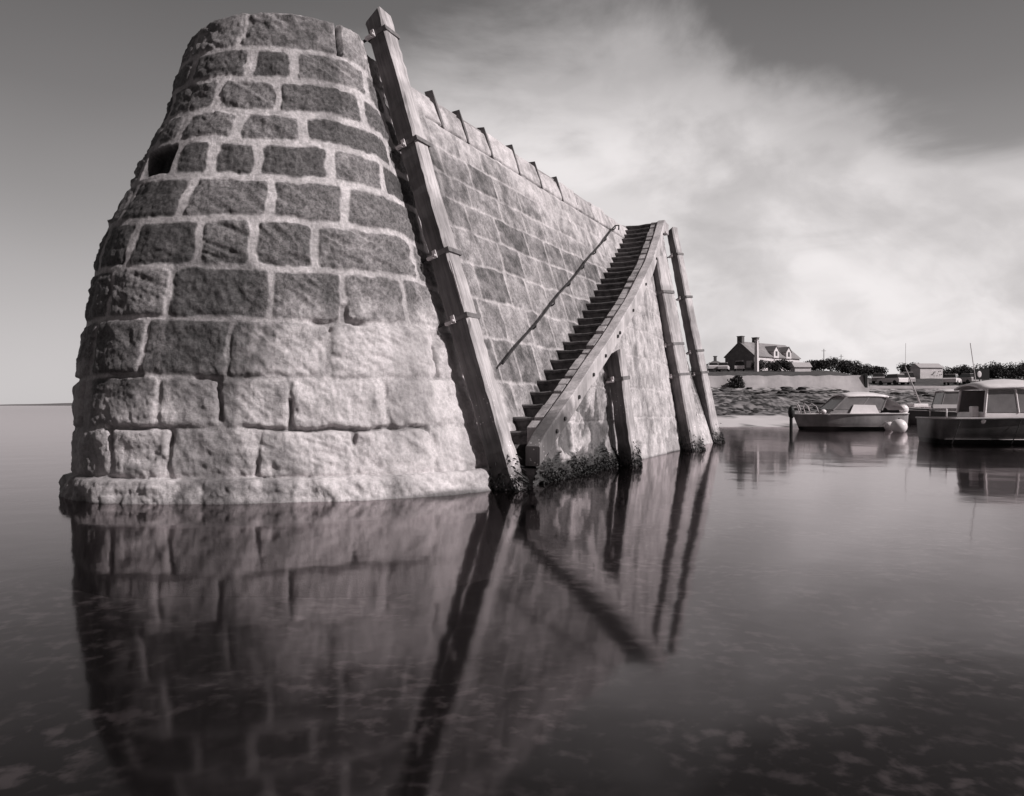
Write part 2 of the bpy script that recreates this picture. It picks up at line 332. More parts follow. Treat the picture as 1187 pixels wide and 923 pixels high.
def X_(px, d): return (px-593.5)/900*d          # where a ray seen in the photograph stands at distance d
def shore_z(x, y):
    r = x/y
    L = np.interp(y, [24, 36, 47, 60, 75, 87.6, 88.4, 92, 112, 150, 210, 500, 900], [-1.4, 0, .36, .95, 1.9, 3.1, 4.25, 4.4, 5.5, 7.7, 7.9, 7.0, -3])
    Rr = np.interp(y, [34, 53, 70, 90, 100, 130, 150, 250, 500, 900], [-1.6, 0, .8, 2.2, 3.2, 5.0, 6.2, 7.5, 7.0, -3])
    k = sst(.40, .47, r); f = L*(1-k)+Rr*k
    edge = sst(.06, .2, r)                       # land falls to the sea behind the pier
    f = -1.6+(f+1.6)*edge
    return f
def shore_mat():
    m = bpy.data.materials.new('foreshore'); m.use_nodes = True; t = m.node_tree; b = t.nodes['Principled BSDF']
    ge = nd(t, 'ShaderNodeNewGeometry'); sp = nd(t, 'ShaderNodeSeparateXYZ'); lk(t, ge.outputs['Position'], sp.inputs[0])
    def noise(s, d, st=(1, 1, 1)):
        mp = nd(t, 'ShaderNodeMapping'); mp.inputs['Scale'].default_value = st; lk(t, ge.outputs['Position'], mp.inputs[0])
        n = nd(t, 'ShaderNodeTexNoise'); n.inputs['Scale'].default_value = s; n.inputs['Detail'].default_value = d; lk(t, mp.outputs[0], n.inputs['Vector']); return n.outputs[0]
    a = noise(.45, 6, (1, .35, 1)); c = noise(1.6, 6, (1, .5, 1))
    zz = mth(t, 'ADD', sp.outputs[2], mth(t, 'MULTIPLY', mth(t, 'SUBTRACT', a, .5), .5))
    sand = mth(t, 'MULTIPLY', mrange(t, zz, .02, .10, .10, 1), mrange(t, zz, .42, .30, 0, 1))
    rock = mrange(t, c, .40, .62, .03, .26); rock = mth(t, 'ADD', rock, mrange(t, a, .56, .68, 0, .22))
    mx = nd(t, 'ShaderNodeMix'); mx.data_type = 'FLOAT'; lk(t, sand, mx.inputs[0]); lk(t, rock, mx.inputs[2]); mx.inputs[3].default_value = .6
    beach = mth(t, 'MULTIPLY', mrange(t, zz, 2.4, 2.8, 0, 1), mrange(t, c, .35, .6, .2, 1))
    mb = nd(t, 'ShaderNodeMix'); mb.data_type = 'FLOAT'; lk(t, beach, mb.inputs[0]); lk(t, mx.outputs[0], mb.inputs[2]); mb.inputs[3].default_value = .42
    gr = mrange(t, sp.outputs[2], 3.5, 3.9, 0, 1); gv = mrange(t, c, .35, .65, .05, .10)
    m3 = nd(t, 'ShaderNodeMix'); m3.data_type = 'FLOAT'; lk(t, gr, m3.inputs[0]); lk(t, mb.outputs[0], m3.inputs[2]); lk(t, gv, m3.inputs[3])
    cc = nd(t, 'ShaderNodeCombineColor')
    for i in range(3): lk(t, mth(t, 'MULTIPLY', m3.outputs[0], TINT[i]), cc.inputs[i])
    lk(t, cc.outputs[0], b.inputs['Base Color']); b.inputs['Roughness'].default_value = .9; b.inputs['Specular IOR Level'].default_value = .2
    return m
rr = np.linspace(.05, 1.6, 340); yy = np.r_[np.linspace(24, 87, 190), np.linspace(87.4, 92, 16), np.linspace(93, 200, 90), np.linspace(210, 900, 30)]
RR, YY = np.meshgrid(rr, yy); XX = RR*YY
ZZ = shore_z(XX, YY); rough = sst(.1, .6, ZZ)*(1-sst(3.2, 4, ZZ))
ZZ = ZZ+(.10+.45*rough)*fbm(XX*.35, YY*.35, 0*XX, 4, 11)*sst(-.3, .4, ZZ)*np.where(np.abs(YY-88) < 2.6, .15, 1)+.12*rough*fbm(XX*1.8, YY*1.8, 0*XX, 3, 5)
o = from_np('foreshore', np.stack([XX, YY, ZZ], -1).reshape(-1, 3), gridfaces(len(yy), len(rr)), shore_mat()); tag(o, kind='structure')
# distant low coast on the left horizon
m = MB(); pts = []
for i in range(90):
    x = -2600+i*40; hgt = 5.5+4.5*vnoise(np.array(i*.21), np.array(0.), np.array(0.), 5)
    pts.append((x, float(hgt)))
for (x0, h0), (x1, h1) in zip(pts, pts[1:]):
    m.add([(x0, 2600, -1), (x1, 2600, -1), (x1, 2630, h1), (x0, 2630, h0), (x0, 2900, h0*1.1), (x1, 2900, h1*1.1), (x0, 3000, -1), (x1, 3000, -1)], [(0, 1, 2, 3), (3, 2, 5, 4), (4, 5, 7, 6)])
o = m.build('hills', mat('far_coast', .13, .17, .01, .95, 0)); tag(o, kind='structure')

# ------------------------------------------------------------------ the pier
U2 = np.array((.4446, .8957)); N2 = np.array((.8957, -.4446))
SEND = 20.9
ctrl = []
for s in (SEND, 19.5, 18, 16.5, 15, 13., 11.5, 10.3, 9.2): ctrl.append((-4.4*N2+s*U2, -6.2*N2+s*U2, 0.))
ctrl += [((-.295, 9.30), (-1.907, 10.10), .0), ((-.85, 8.68), (-1.90, 9.65), .1), ((-1.51, 8.33), (-2.1, 9.3), .35), ((-2.6, 8.04), (-2.6, 9.05), .6),
         ((-3.9, 8.0), (-3.2, 9.1), .9), ((-4.65, 8.35), (-3.75, 9.45), 1.), ((-5.0, 9.0), (-4.0, 9.95), 1.), ((-4.9, 10.2), (-3.9, 10.9), 1.)]
H0 = np.array((-4.9, 10.2)); H1 = np.array((-3.9, 10.9))
for k in (1.5, 4, 8, 11.5): ctrl.append((H0+k*U2, H1+k*U2, 1.))
CT = np.array([(a[0], a[1], b[0], b[1], ww) for a, b, ww in ctrl])
def catm(t):
    i = np.clip(np.floor(t).astype(int), 0, len(CT)-2); f = (t-i)[:, None]
    q = lambda j: CT[np.clip(j, 0, len(CT)-1)]
    p0, p1, p2, p3 = q(i-1), q(i), q(i+1), q(i+2)
    return .5*(2*p1+(p2-p0)*f+(2*p0-5*p1+4*p2-p3)*f*f+(3*p1-p0-3*p2+p3)*f**3)
PPc = catm(np.linspace(0, len(CT)-1, 8000))
dc = np.r_[0, np.cumsum(np.hypot(np.diff(PPc[:, 0]), np.diff(PPc[:, 1])))]+(23-SEND)     # c = run along the foot of the wall; c = 23 - s on the straight
ZK = [0, .9, 1.41, 2.0, 2.65, 3.1, 3.37, 3.93, 4.5, 5.1, 5.5, 5.6]; TK = [0, .02, .05, .11, .18, .28, .39, .55, .73, .84, .95, 1.]
def pier_surf(c, z):
    P = np.stack([np.interp(c, dc, PPc[:, k]) for k in range(5)], -1)
    lin = np.minimum(z, 5.6)/5.6; pr = np.interp(z, ZK, TK)
    t = lin*(1-P[..., 4])+pr*P[..., 4]
    return P[..., 0]*(1-t)+P[..., 2]*t, P[..., 1]*(1-t)+P[..., 3]*t
ZC = np.array([.24, .76, 1.31, 1.92, 2.47, 3.0, 3.5, 3.94, 4.31, 4.72, 5.1, 5.6])
HEADJ = [[14.59, 15.58, 16.54, 17.54, 18.46, 19.13], [14.57, 15.09, 16.14, 17.23, 17.99, 18.61, 19.63], [14.3, 15.22, 16.81, 17.91, 18.83, 19.53],
         [14.58, 15.68, 16.61, 17.49, 18.62, 19.38], [14.39, 15.13, 16.94, 17.76, 18.37, 19.18, 19.77], [14.62, 16.5, 17.58, 18.68, 19.6],
         [14.44, 15.7, 16.72, 17.81, 18.49, 19.03, 19.7], [15.11, 17.15, 18.2, 19.13, 19.57], [14.83, 15.97, 17.6, 18.71, 19.7],
         [14.67, 15.73, 17.32, 18.19, 19.37], [15.53, 16.4, 18.5, 19.57]]
JO = []
for k in range(11):
    j = [2.0+random.uniform(.1, .5)]
    while j[-1] < 13.3: j.append(j[-1]+random.uniform(.62, 1.05))
    if HEADJ[k][0]-j[-1] < .45: j.pop()
    j = j+HEADJ[k]
    while j[-1] < 34: j.append(j[-1]+random.uniform(.6, 1.0))
    JO.append(np.array([1.0]+j))
SJ = [9.87, 10.64, 11.46, 12.5, 13.47, 14.5, 15.4, 16.4, 17.3, 18.3, 19.3]     # joints of the cap course on the straight wall
JO[10] = np.array([1.0, 2.1]+[23-q for q in SJ[::-1]]+[v for v in JO[10] if v > 13.75])
TONE = [rng.random(len(j)) for j in JO]
cs = np.r_[np.arange(23-SEND, 13.8, .022), np.arange(13.8, 20.7, .0135), np.arange(20.7, dc[-1]-.01, .09)]
zs = np.r_[np.linspace(-1.2, -.06, 12), np.arange(0, 5.545, .0175), 5.555, 5.575, 5.59, 5.597]
CC, ZZ = np.meshgrid(cs, zs)
PX, PY = pier_surf(CC, ZZ)
m_ = np.hypot(np.gradient(PX, axis=1), np.gradient(PY, axis=1))/np.gradient(CC, axis=1)      # metric: metres per unit c at this height
tx, ty = np.gradient(PX, axis=1)/np.gradient(cs)[None, :], np.gradient(PY, axis=1)/np.gradient(cs)[None, :]
dzx, dzy = np.gradient(PX, axis=0)/np.gradient(zs)[:, None], np.gradient(PY, axis=0)/np.gradient(zs)[:, None]
T1 = np.stack([tx, ty, 0*tx], -1); T2 = np.stack([dzx, dzy, 1+0*tx], -1)
NR = np.cross(T1, T2); NR /= np.linalg.norm(NR, axis=-1, keepdims=True)
if NR[len(zs)//2, len(cs)//4, 0] < 0: NR = -NR
def layout(CC, ZZ, m_, JO, TONE, hwf):
    cw = CC+.03*vnoise(CC*1.3, ZZ*2.3, 0*CC, 21)+(.012+.010*(ZZ>2.4))*vnoise(CC*6, ZZ*7, 0*CC, 22)/np.maximum(m_, .3)
    zw = ZZ+.030*vnoise(CC*.9, ZZ*.7, 0*CC+3, 23)+.018*vnoise(CC*5, ZZ*4, 0*CC+7, 24)
    kz = np.clip(np.searchsorted(ZC, zw)-1, -1, len(ZC)-2)
    dist = np.full(CC.shape, .5); tone = np.zeros(CC.shape); idx = np.zeros(CC.shape, int)
    for k in range(len(ZC)-1):
        mk = kz == k; j = JO[k]; c = cw[mk]
        i = np.clip(np.searchsorted(j, c)-1, 0, len(j)-2)
        mm = m_[mk]; hw = hwf(k, CC[mk])
        a = np.minimum((c-j[i]), (j[i+1]-c))*mm-hw*1.05
        b = np.minimum(zw[mk]-ZC[k], ZC[k+1]-zw[mk])-hw*.8
        r = .05
        aa, bb = np.minimum(a-r, 0), np.minimum(b-r, 0)
        d = np.where((a < r) & (b < r), r-np.hypot(aa, bb), np.minimum(a, b))
        dist[mk] = d; tone[mk] = TONE[k][i]; idx[mk] = i
    return dist, tone, kz, idx
def hwf(k, c):
    head = (c > 13.7)
    wh = [.014, .016, .018, .024, .036, .040, .042, .044, .042, .040, .014][k]
    return np.where(head, wh, .012 if k < 10 else .034)
dist, tone, kz, idx = layout(CC, ZZ, m_, JO, TONE, hwf)
dist = dist+.008*vnoise(CC*14, ZZ*14, 0*CC, 31)
stone = sst(-.004, .022, dist)
head = sst(13.5, 14.2, CC)
low = 1-sst(1.7, 2.7, ZZ)
relief = head*(.022+.005*low)+(1-head)*.014
pil = sst(0, .07, dist)
disp = stone*relief*(.55+.45*pil)
fn = fbm(PX*6, PY*6, ZZ*6, 4, 41); fn2 = fbm(PX*22, PY*22, ZZ*22, 3, 51)
tool = np.abs(vnoise(PX*7+ZZ*(tone*24-6), PY*5, ZZ*(22-30*tone)+tone*40, 61))
disp += stone*(head*(.030+.010*low)*fn+head*.016*fn2+(1-head)*.012*fn-(.028-.014*low)*tool*head*(.5+tone))
disp += (1-stone)*head*.006*fn2
disp += stone*(tone-.5)*.016*head
# spalled joints in the lower courses
crk = (1-stone)*head*low*sst(.25, .45, vnoise(CC*2.1, ZZ*3.1, 0*CC, 71)); disp -= crk*.06
# lost stone high on the left shoulder
hole = (kz == 6) & (CC > 19.05) & (CC < 19.72); hs = hole*sst(0.0, .05, dist)
disp -= hs*.16
# cap course: open joints on the straight wall
dj = np.min(np.abs((CC+.02*vnoise(ZZ*6, CC*0, CC*0, 33))[..., None]-np.array([23-q for q in SJ[:7]])), axis=-1)
capj = (dj < .045*np.clip((ZZ-5.05)/.3, .35, 1))*(ZZ > 5.13)*(1-head)*1.0
disp -= (capj > .3)*(dj < .032)*.2
bedj = (np.abs(ZZ-5.13-.012*vnoise(CC*3, 0*CC, 0*CC, 35)) < .011)*(1-head)*(CC < 13.6); disp -= bedj*.05; capj = np.maximum(capj, bedj)
g0 = (kz == 10)*(np.abs(CC-16.4)*m_ < .035)*(ZZ > 5.14); disp -= g0*.12
# plinth
pl = np.where(ZZ < .24, 1.0, 0.0)*head
prof = .115*np.sqrt(np.clip(1-np.clip((ZZ-.06)/.19, 0, 1)**4, 0, 1))*np.where(ZZ < .245, 1, 0)
disp += head*prof*(1+.22*vnoise(CC*2.2, 0*CC, 0*CC, 81)+.12*vnoise(CC*7, ZZ*6, 0*CC, 82))+head*(ZZ < .25)*.03*fn
disp = np.where(ZZ > 5.54, disp-.05*((ZZ-5.54)/.06)**2*1.2, disp)
V = np.stack([PX, PY, ZZ], -1)+NR*disp[..., None]
topz = ZZ > 5.5
V[..., 2] += (1-head)*sst(5.2, 5.5, ZZ)*((tone*7.3 % 1)-.75)*.07+(1-head)*sst(5.3, 5.6, ZZ)*.012*vnoise(CC*5, 0*CC, 0*CC, 99)
V[..., 2] = np.where(topz, np.minimum(V[..., 2], 5.6), V[..., 2])
# bleaching: low tide band on the round head, upper courses and cap of the straight wall
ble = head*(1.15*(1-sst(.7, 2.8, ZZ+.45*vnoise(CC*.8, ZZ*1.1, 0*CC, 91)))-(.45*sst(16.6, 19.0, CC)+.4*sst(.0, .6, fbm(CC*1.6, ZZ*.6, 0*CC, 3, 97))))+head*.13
wl = 1-head
stone_c = np.where(head < .5, .30+.70*stone, stone)
ble = ble+wl*(.32+.30*sst(3.7, 4.9, ZZ+.9*vnoise(CC*.5, ZZ*.9, 0*CC, 92))+.4*sst(1.2, .4, ZZ))
ble = np.where((kz == 10) & (head < .5), .62+.25*(tone-.5), ble)
ble += (.25*head+.10*(1-head))*(tone-.5)
ble = np.where((kz == 10)*(head > .5), .22+.2*tone, ble)
wet = np.clip(hs*.9+capj+g0*.8+crk*.5, 0, 1)  # recess shade of open cap joints painted in; lost stone and crevices also darkened
wet = np.maximum(wet, 1.0*(1-sst(-.07, .035, ZZ-.04*vnoise(CC*3, 0*CC, 0*CC, 95))))
wet = np.maximum(wet, .35*sst(19.1, 20.0, CC+.35*vnoise(CC*3, ZZ*3, 0*CC, 96))*(ZZ > .25))  # left edge darkened in colour too, standing in for its shade
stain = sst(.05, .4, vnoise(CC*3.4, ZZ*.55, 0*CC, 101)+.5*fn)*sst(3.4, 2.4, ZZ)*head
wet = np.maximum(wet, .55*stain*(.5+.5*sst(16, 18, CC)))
wet = np.maximum(wet, .42*head*sst(18.3, 19.6, CC+.5*vnoise(CC*2, ZZ*2, 0*CC, 103)))  # left flank: shade of the turned-away side painted in on top of its staining
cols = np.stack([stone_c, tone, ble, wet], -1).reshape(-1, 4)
pier = tag(empty('stone_pier', (-1.5, 12, 0)), 'tall battered granite pier with rounded end and pale mortar rising from the still water', 'pier')
def localise(o, p):
    o.parent = p; o.matrix_parent_inverse = p.matrix_basis.inverted()
nr, nc = CC.shape
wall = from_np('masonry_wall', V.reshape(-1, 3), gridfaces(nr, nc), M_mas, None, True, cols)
localise(wall, pier)
top = V[-1]
ring = [tuple(top[i]) for i in range(0, nc, 6)]
m = MB(); m.add([(p[0], p[1], p[2]-.002) for p in ring], [tuple(range(len(ring)))])
# end face of the pier with batter
e0 = [tuple(V[i, 0]) for i in (0, nr//2, nr-1)]; e1 = [tuple(V[i, -1]) for i in (nr-1, nr//2, 0)]
m.add(e0+e1, [tuple(range(6))])
o = m.build('deck', M_deck, None); localise(o, pier)
for q_, h_ in zip(SJ[:6], (.10, .07, .06, .10, .05, .04)):
    m = MB(); lean = random.uniform(-.03, .03)
    def sp_(s, z, dn): p = s*U2+(-4.4-.3214*z+dn)*N2; return (float(p[0]), float(p[1]), z)
    pts_ = [(q_, 5.12, .028), (q_+.004, 5.3, .045), (q_+lean*.5, 5.5, .035), (q_+lean, 5.6+h_, .016)]
    vs = []
    for (s_, z_, w_) in pts_:
        for (a_, b_) in ((-w_, -.12), (w_, -.12), (w_, .012), (-w_, .022)): vs.append(sp_(s_+a_, z_+random.uniform(-.008, .008), b_))
    m.add(vs, [(0, 1, 2, 3), (12, 15, 14, 13)]+[(i*4+k, i*4+(k+1) % 4, i*4+4+(k+1) % 4, i*4+4+k) for i in range(3) for k in range(4)])
    o = m.build('upright_stub', M_hstone); localise(o, pier)
# the pier bends left beyond the stair and runs to the land behind
bp0 = (-5.8*N2+20.0*U2); e = np.array((-.62, .785)); nn = np.array((-.785, -.62))
m = MB()
def sec(p, wid, z0=-1.2, z1=5.59):
    a, b = p, p+nn*wid; c, d = p+nn*.9, p+nn*(wid-.9)
    return [(a[0], a[1], z0), (b[0], b[1], z0), (d[0], d[1], z1), (c[0], c[1], z1)]
m.add(sec(bp0-e*.0, 4.6)+sec(bp0+e*45, 4.6), [(0, 3, 2, 1), (4, 5, 6, 7), (0, 1, 5, 4), (1, 2, 6, 5), (2, 3, 7, 6), (3, 0, 4, 7)])
o = m.build('inner_wall', mat('rear_masonry', .22, .38, 2, .9, .5, 6), None); localise(o, pier)

# ------------------------------------------------------------------ the stair
def nwall(z): return -4.4-.3214*z
def zst(s): q = s-9.4; return np.where(q > 0, .7+.445*q+.0043*q*q, .7+.445*q) if isinstance(s, np.ndarray) else float(.7+.445*q+(.0043*q*q if q > 0 else 0))
def s_of(z): q = z-.7; return 9.4+(q/.445 if q < 0 else (-.445+math.sqrt(.445**2+4*.0043*q))/(2*.0043))
def wst(s): return float(np.interp(s, [8.6, 9.4, 10.75, 12.15, 13.65, 16, 17.7, 19.35, 21], [.28, .32, .40, .49, .58, .64, .61, .56, .55]))
def nin(s): return nwall(min(zst(s), 5.6))+wst(s)
def sn(s, n, z): p = s*U2+n*N2; return (float(p[0]), float(p[1]), z)
stair = tag(empty('stone_staircase', sn(14.7, -4.6, 0)), 'long flight of dark worn steps climbing the pier wall with a curving pale timber edge', 'staircase')
RUN, RISE = .382, .175
for i in range(-2, 28):
    s0 = s_of(.7+RISE*i); z1 = .7+RISE*(i+1)-.02+random.uniform(-.014, .010); n0 = nwall(z1)-.25; n1 = nin(s0+.1)+.01
    if i == 27: s1 = s0+.72; z1 = 5.603
    else: s1 = s_of(.7+RISE*(i+1))+.12
    dz = random.uniform(-.008, .008); jt = random.uniform(-.012, .012)
    m = MB(); nm = 9
    # block with worn, rounded nosing: profile in (s,z), extruded over n
    prof_ = [(s1, z1-.5), (s0+.03, z1-.5), (s0+.03, z1-.055), (s0-.005, z1-.05), (s0-.012, z1-.015), (s0+.008, z1), (s1, z1)]
    vs = []
    for q in range(nm):
        n = n0+(n1-n0)*q/(nm-1); wear = -.016*math.exp(-((q/(nm-1)-.6)/.25)**2)+random.uniform(-.004, .004)
        for (a, b) in prof_: vs.append(sn(a+jt+random.uniform(-.004, .004), n, b+dz+(wear if b > z1-.06 else 0)))
    L = len(prof_); fs = [tuple(range(L)), tuple((nm-1)*L+k for k in range(L))]
    for q in range(nm-1):
        for k in range(L): fs.append((q*L+k, q*L+(k+1) % L, (q+1)*L+(k+1) % L, (q+1)*L+k))
    m.add(vs, fs); o = m.build('step', M_step); localise(o, stair)
# side wall carrying the steps
SS = np.arange(8.72, 19.7, .022); TT = np.linspace(0, 1, 250)
S2, T2_ = np.meshgrid(SS, TT)
ztop = np.minimum(zst(S2), 5.6)-.04
zb = -1.1
ntop = np.interp(S2, SS, [nin(s)+.19 for s in SS])
nbase = np.interp(S2, [8.9, 9.8, 12, 15, 18, 20.3], [-4.10, -4.12, -4.2, -4.27, -4.33, -4.45])
Zs = zb+(ztop-zb)*T2_; fr = np.clip(Zs/np.maximum(ztop, .2), 0, 1)
Nn = nbase*(1-fr)+ntop*fr
JS = []
for k in range(11):
    j = [7.+random.uniform(0, .6)]
    while j[-1] < 22: j.append(j[-1]+random.uniform(.7, 1.25))
    JS.append(np.array(j))
TS = [rng.random(len(j)) for j in JS]
d2, t2, k2, i2 = layout(S2, Zs, np.ones_like(S2), JS, TS, lambda k, c: .011+0*c)
st2 = sst(-.003, .016, d2); f2 = fbm(S2*4, Zs*4, 0*S2, 5, 131); f3 = fbm(S2*16, Zs*16, 0*S2, 3, 141)
patch = sst(-.06, .05, fbm(S2*1.3+4, Zs*1.5, 0*S2, 5, 153))*sst(12.6, 11.2, S2+.3*f2)*sst(2.1, 1.5, Zs)
blob = 1-((S2-10.9)/1.7)**2-((Zs-.75-.25*(S2-10.9))/.85)**2+2.6*fbm(S2*2.2, Zs*1.9, 0*S2+5, 5, 171)
patch = np.maximum(patch, sst(.25, .6, blob))
patch = np.maximum(patch, sst(.16, .22, fbm(S2*1.1, Zs*.9, 0*S2, 4, 157))*.5)
weed = sst(.34, .16, Zs+.35*f2+.18*np.abs(f3))*sst(13.6, 12.4, S2)
dd2 = st2*.010+.022*f2+.010*f3-.03*patch+weed*.06*(1+f3*1.5)
Nd = Nn+dd2
Vs = np.stack([S2*U2[0]+Nd*N2[0], S2*U2[1]+Nd*N2[1], Zs], -1)
bl2 = .58+.35*f2+.25*(1-sst(0, .8, Zs))
wet2 = np.clip(.78*patch+weed+1.0*sst(.05, -.04, Zs), 0, 1)
sw = from_np('side_wall', Vs.reshape(-1, 3), gridfaces(*S2.shape), M_mas, None, True, np.stack([st2*.75+.0, t2, bl2, wet2], -1).reshape(-1, 4)); localise(sw, stair)
# closing faces: front end, back end, top strip
m = MB()
for col in (0, -1):
    m = MB(); a = Vs[::25, col]; ss = float(S2[0, col]); poly = [tuple(p) for p in a]+[sn(ss, nwall(max(p[2], 0))-.3, float(p[2])) for p in a[::-1]]
    m.add(poly, [tuple(range(len(poly)))])
    o = m.build('end_wall', M_step); localise(o, stair)
# kerb of separate stones along the stringer
def ob(m, s0, s1, na, nb, ztop_, h):  # sloped block between two runs
    vs = []
    for s in (s0, s1):
        z = min(zst(s)+ztop_, 5.65); a = nin(s)+na; b = nin(s)+nb
        vs += [sn(s, a, z-h), sn(s, b, z-h), sn(s, b, z), sn(s, a, z)]
    m.add(vs, [(0, 1, 2, 3), (7, 6, 5, 4), (0, 4, 5, 1), (1, 5, 6, 2), (2, 6, 7, 3), (3, 7, 4, 0)])
m = MB(); s = 9.0
while s < 19.4:
    L = random.uniform(.24, .42); ob(m, s, min(s+L-random.uniform(.03, .11), 19.55), random.uniform(.0, .02), .165+random.uniform(-.02, .01), .20+random.uniform(-.02, .015), .3); s += L
o = m.build('kerb', M_curb, bevel=.012); localise(o, stair)
# timber stringer bolted outside, in two planks
ms = MB(); ss_ = [8.5]+[8.75]+list(np.arange(9.0, 19.55, .2))+[19.68]
vs = []; ch = .015
for s in ss_:
    z = min(zst(s)+.235, 5.66)+.006*math.sin(s*3); a = nin(s)+.18; b = a+.19; hh = .29
    if s < 8.6: hh = .24; z -= .03
    vs += [sn(s, a, z-hh), sn(s, b-ch, z-hh), sn(s, b, z-hh+ch), sn(s, b, z-ch), sn(s, b-ch, z), sn(s, a+ch, z), sn(s, a, z-ch)]
fs = [tuple(range(7)), tuple((len(ss_)-1)*7+k for k in range(6, -1, -1))]
for i in range(len(ss_)-1):
    for k in range(7): fs.append((i*7+k, i*7+(k+1) % 7, (i+1)*7+(k+1) % 7, (i+1)*7+k))
ms.add(vs, fs)
strg = ms.build('stringer', M_beam); localise(strg, stair)
# bolts through the stringer
for s in (9.15, 9.5, 10.15, 10.9, 11.6, 12.4, 12.55, 13.6, 15.0, 16.6, 18.4):
    z = zst(s)+.08; b = nin(s)+.37
    m = MB(); p = Vector(sn(s, b-.01, z)); q = Vector(sn(s, b+.025, z)); m.tube([p, q], .028, 8)
    o = m.build('bolt', M_iron); localise(o, stair)
# seaweed skirt at the foot of the side wall
m = MB()
for i in range(9000):
    s = random.uniform(9.0, 13.2); z = abs(random.gauss(.0, .065))*(1.1+.4*math.sin(s*5)+.4*math.sin(s*13+1))+random.uniform(-.05,.03); n = float(np.interp(s, [8.9, 12, 15], [-4.10, -4.2, -4.27]))+random.uniform(.02, .10)
    p = Vector(sn(s, n, z)); r = random.uniform(.006, .018)
    a = Vector((random.gauss(0, 1), random.gauss(0, 1), random.gauss(0, .6))).normalized()*r; b = Vector((random.gauss(0, .5), random.gauss(0, .5), -1)).normalized()*r*1.6
    m.add([p-a, p+b, p+a, p-b*.4], [(0, 1, 2, 3)])
o = m.build('seaweed', M_weed); tag(o, 'dark wet seaweed hanging along the waterline under the stair', 'seaweed', kind='stuff')

# ------------------------------------------------------------------ fender piles
def make_pile(foot, topp, wid, dep, yaw, bands, label, notch=None, strap=None, taper=.0):
    foot, topp = Vector(foot), Vector(topp); ax = (topp-foot).normalized(); L = (topp-foot).length
    root = tag(empty('fender_pile', foot), label, 'timber pile', 'timber fender piles against the pier')
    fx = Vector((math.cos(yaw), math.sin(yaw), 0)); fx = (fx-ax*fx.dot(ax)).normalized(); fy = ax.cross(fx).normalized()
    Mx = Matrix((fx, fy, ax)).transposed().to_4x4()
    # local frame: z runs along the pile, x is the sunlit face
    def part(m, name, mt, bevel=0, smooth=False, parent=root):
        o = m.build(name, mt, None, smooth, bevel); o.parent = parent
        if parent is root: o.matrix_local = Mx
        return o
    m = MB(); nseg = max(14, int(L/.09)); vs = []; c = .03; z0 = -1.0
    for i in range(nseg+1):
        t = i/nseg; z = z0+(L-z0)*t; k = 1-taper*t
        wx = wid/2*k*(1+.03*math.sin(z*2.3+wid*9)+.02*random.uniform(-1, 1)); wy = dep/2*k*(1+.03*math.cos(z*1.9)+.02*random.uniform(-1, 1))
        if notch and z > notch: wx *= .93
        ox = .006*math.sin(z*1.3)
        tp = .05 if i == nseg else 0
        for (x, y) in ((-wx+c, -wy), (wx-c, -wy), (wx, -wy+c), (wx, wy-c), (wx-c, wy), (-wx+c, wy), (-wx, wy-c), (-wx, -wy+c)):
            q = .006 if 0 < i < nseg else .012; vs.append((x+ox+random.uniform(-q, q), y+random.uniform(-q, q), z+(tp*(x/wx) if tp else 0)+random.uniform(-.01, .01)*(i == nseg)))
    fs = [tuple(range(7, -1, -1)), tuple(nseg*8+k for k in range(8))]
    for i in range(nseg):
        for k in range(8): fs.append((i*8+k, i*8+(k+1) % 8, (i+1)*8+(k+1) % 8, (i+1)*8+k))
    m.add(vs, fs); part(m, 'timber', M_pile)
    m = MB()
    for q in range(900):
        z = abs(random.gauss(0, .16))-.08; a_ = random.uniform(0, 2*math.pi); x = max(-wid/2, min(wid/2, math.cos(a_)*wid*.75)); y = max(-dep/2, min(dep/2, math.sin(a_)*dep*.75))
        e1 = Vector((random.gauss(0, 1), random.gauss(0, 1), random.gauss(0, .4))).normalized()*random.uniform(.006, .016); e2 = Vector((x*.2, y*.2, -random.uniform(.01, .05))); p_ = Vector((x*1.06, y*1.06, z))
        m.add([p_-e1, p_+e2, p_+e1, p_-e2*.3], [(0, 1, 2, 3)])
    part(m, 'weed', M_weed)
    for zb_ in bands:
        k = 1-taper*zb_/L; a, b = wid/2*k+.008, dep/2*k+.008; hz = .03
        m = MB()
        for (cx, cy, dx, dy) in ((0, -b, 2*a+.01, .01), (0, b, 2*a+.01, .01), (a, 0, .01, 2*b-.01), (-a, 0, .01, 2*b-.01)):
            m.box((cx, cy, zb_), (dx, dy, 2*hz))
        bo = part(m, 'band', M_band)
        # clamp plate with lugs on the side towards the nose, bolted to the wall
        m = MB(); m.box((-a*.25-.0, -b-.02, zb_-.0), (.05, .02, .10)); m.box((-a*.65, -b-.035, zb_-.03), (.09, .045, .035)); m.tube([(-a*.2, -b-.03, zb_-.02), (-a*.2, -b-.07, zb_-.02)], .016, 8)
        part(m, 'bracket', M_bracket)
        m = MB(); m.tube([(-a, -b*.9, zb_), (-a-.35, -b*.9, zb_)], .018, 8); part(m, 'tie_rod', M_iron)
    if strap:
        m = MB(); m.box((wid/2-.02, -dep/2-.006, (strap[0]+strap[1])/2), (.016, .010, strap[1]-strap[0])); part(m, 'edge_strip', M_bracket)
    return root
YN = math.atan2(N2[1], N2[0])
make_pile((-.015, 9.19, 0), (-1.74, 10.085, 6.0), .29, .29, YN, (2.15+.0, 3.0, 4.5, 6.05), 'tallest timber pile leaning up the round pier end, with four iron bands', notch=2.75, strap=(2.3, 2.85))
make_pile((1.95, 12.83, 0), (1.70, 12.80, 1.86), .27, .24, YN-R(8), (1.45,), 'shortest dark timber pile under the middle of the stair')
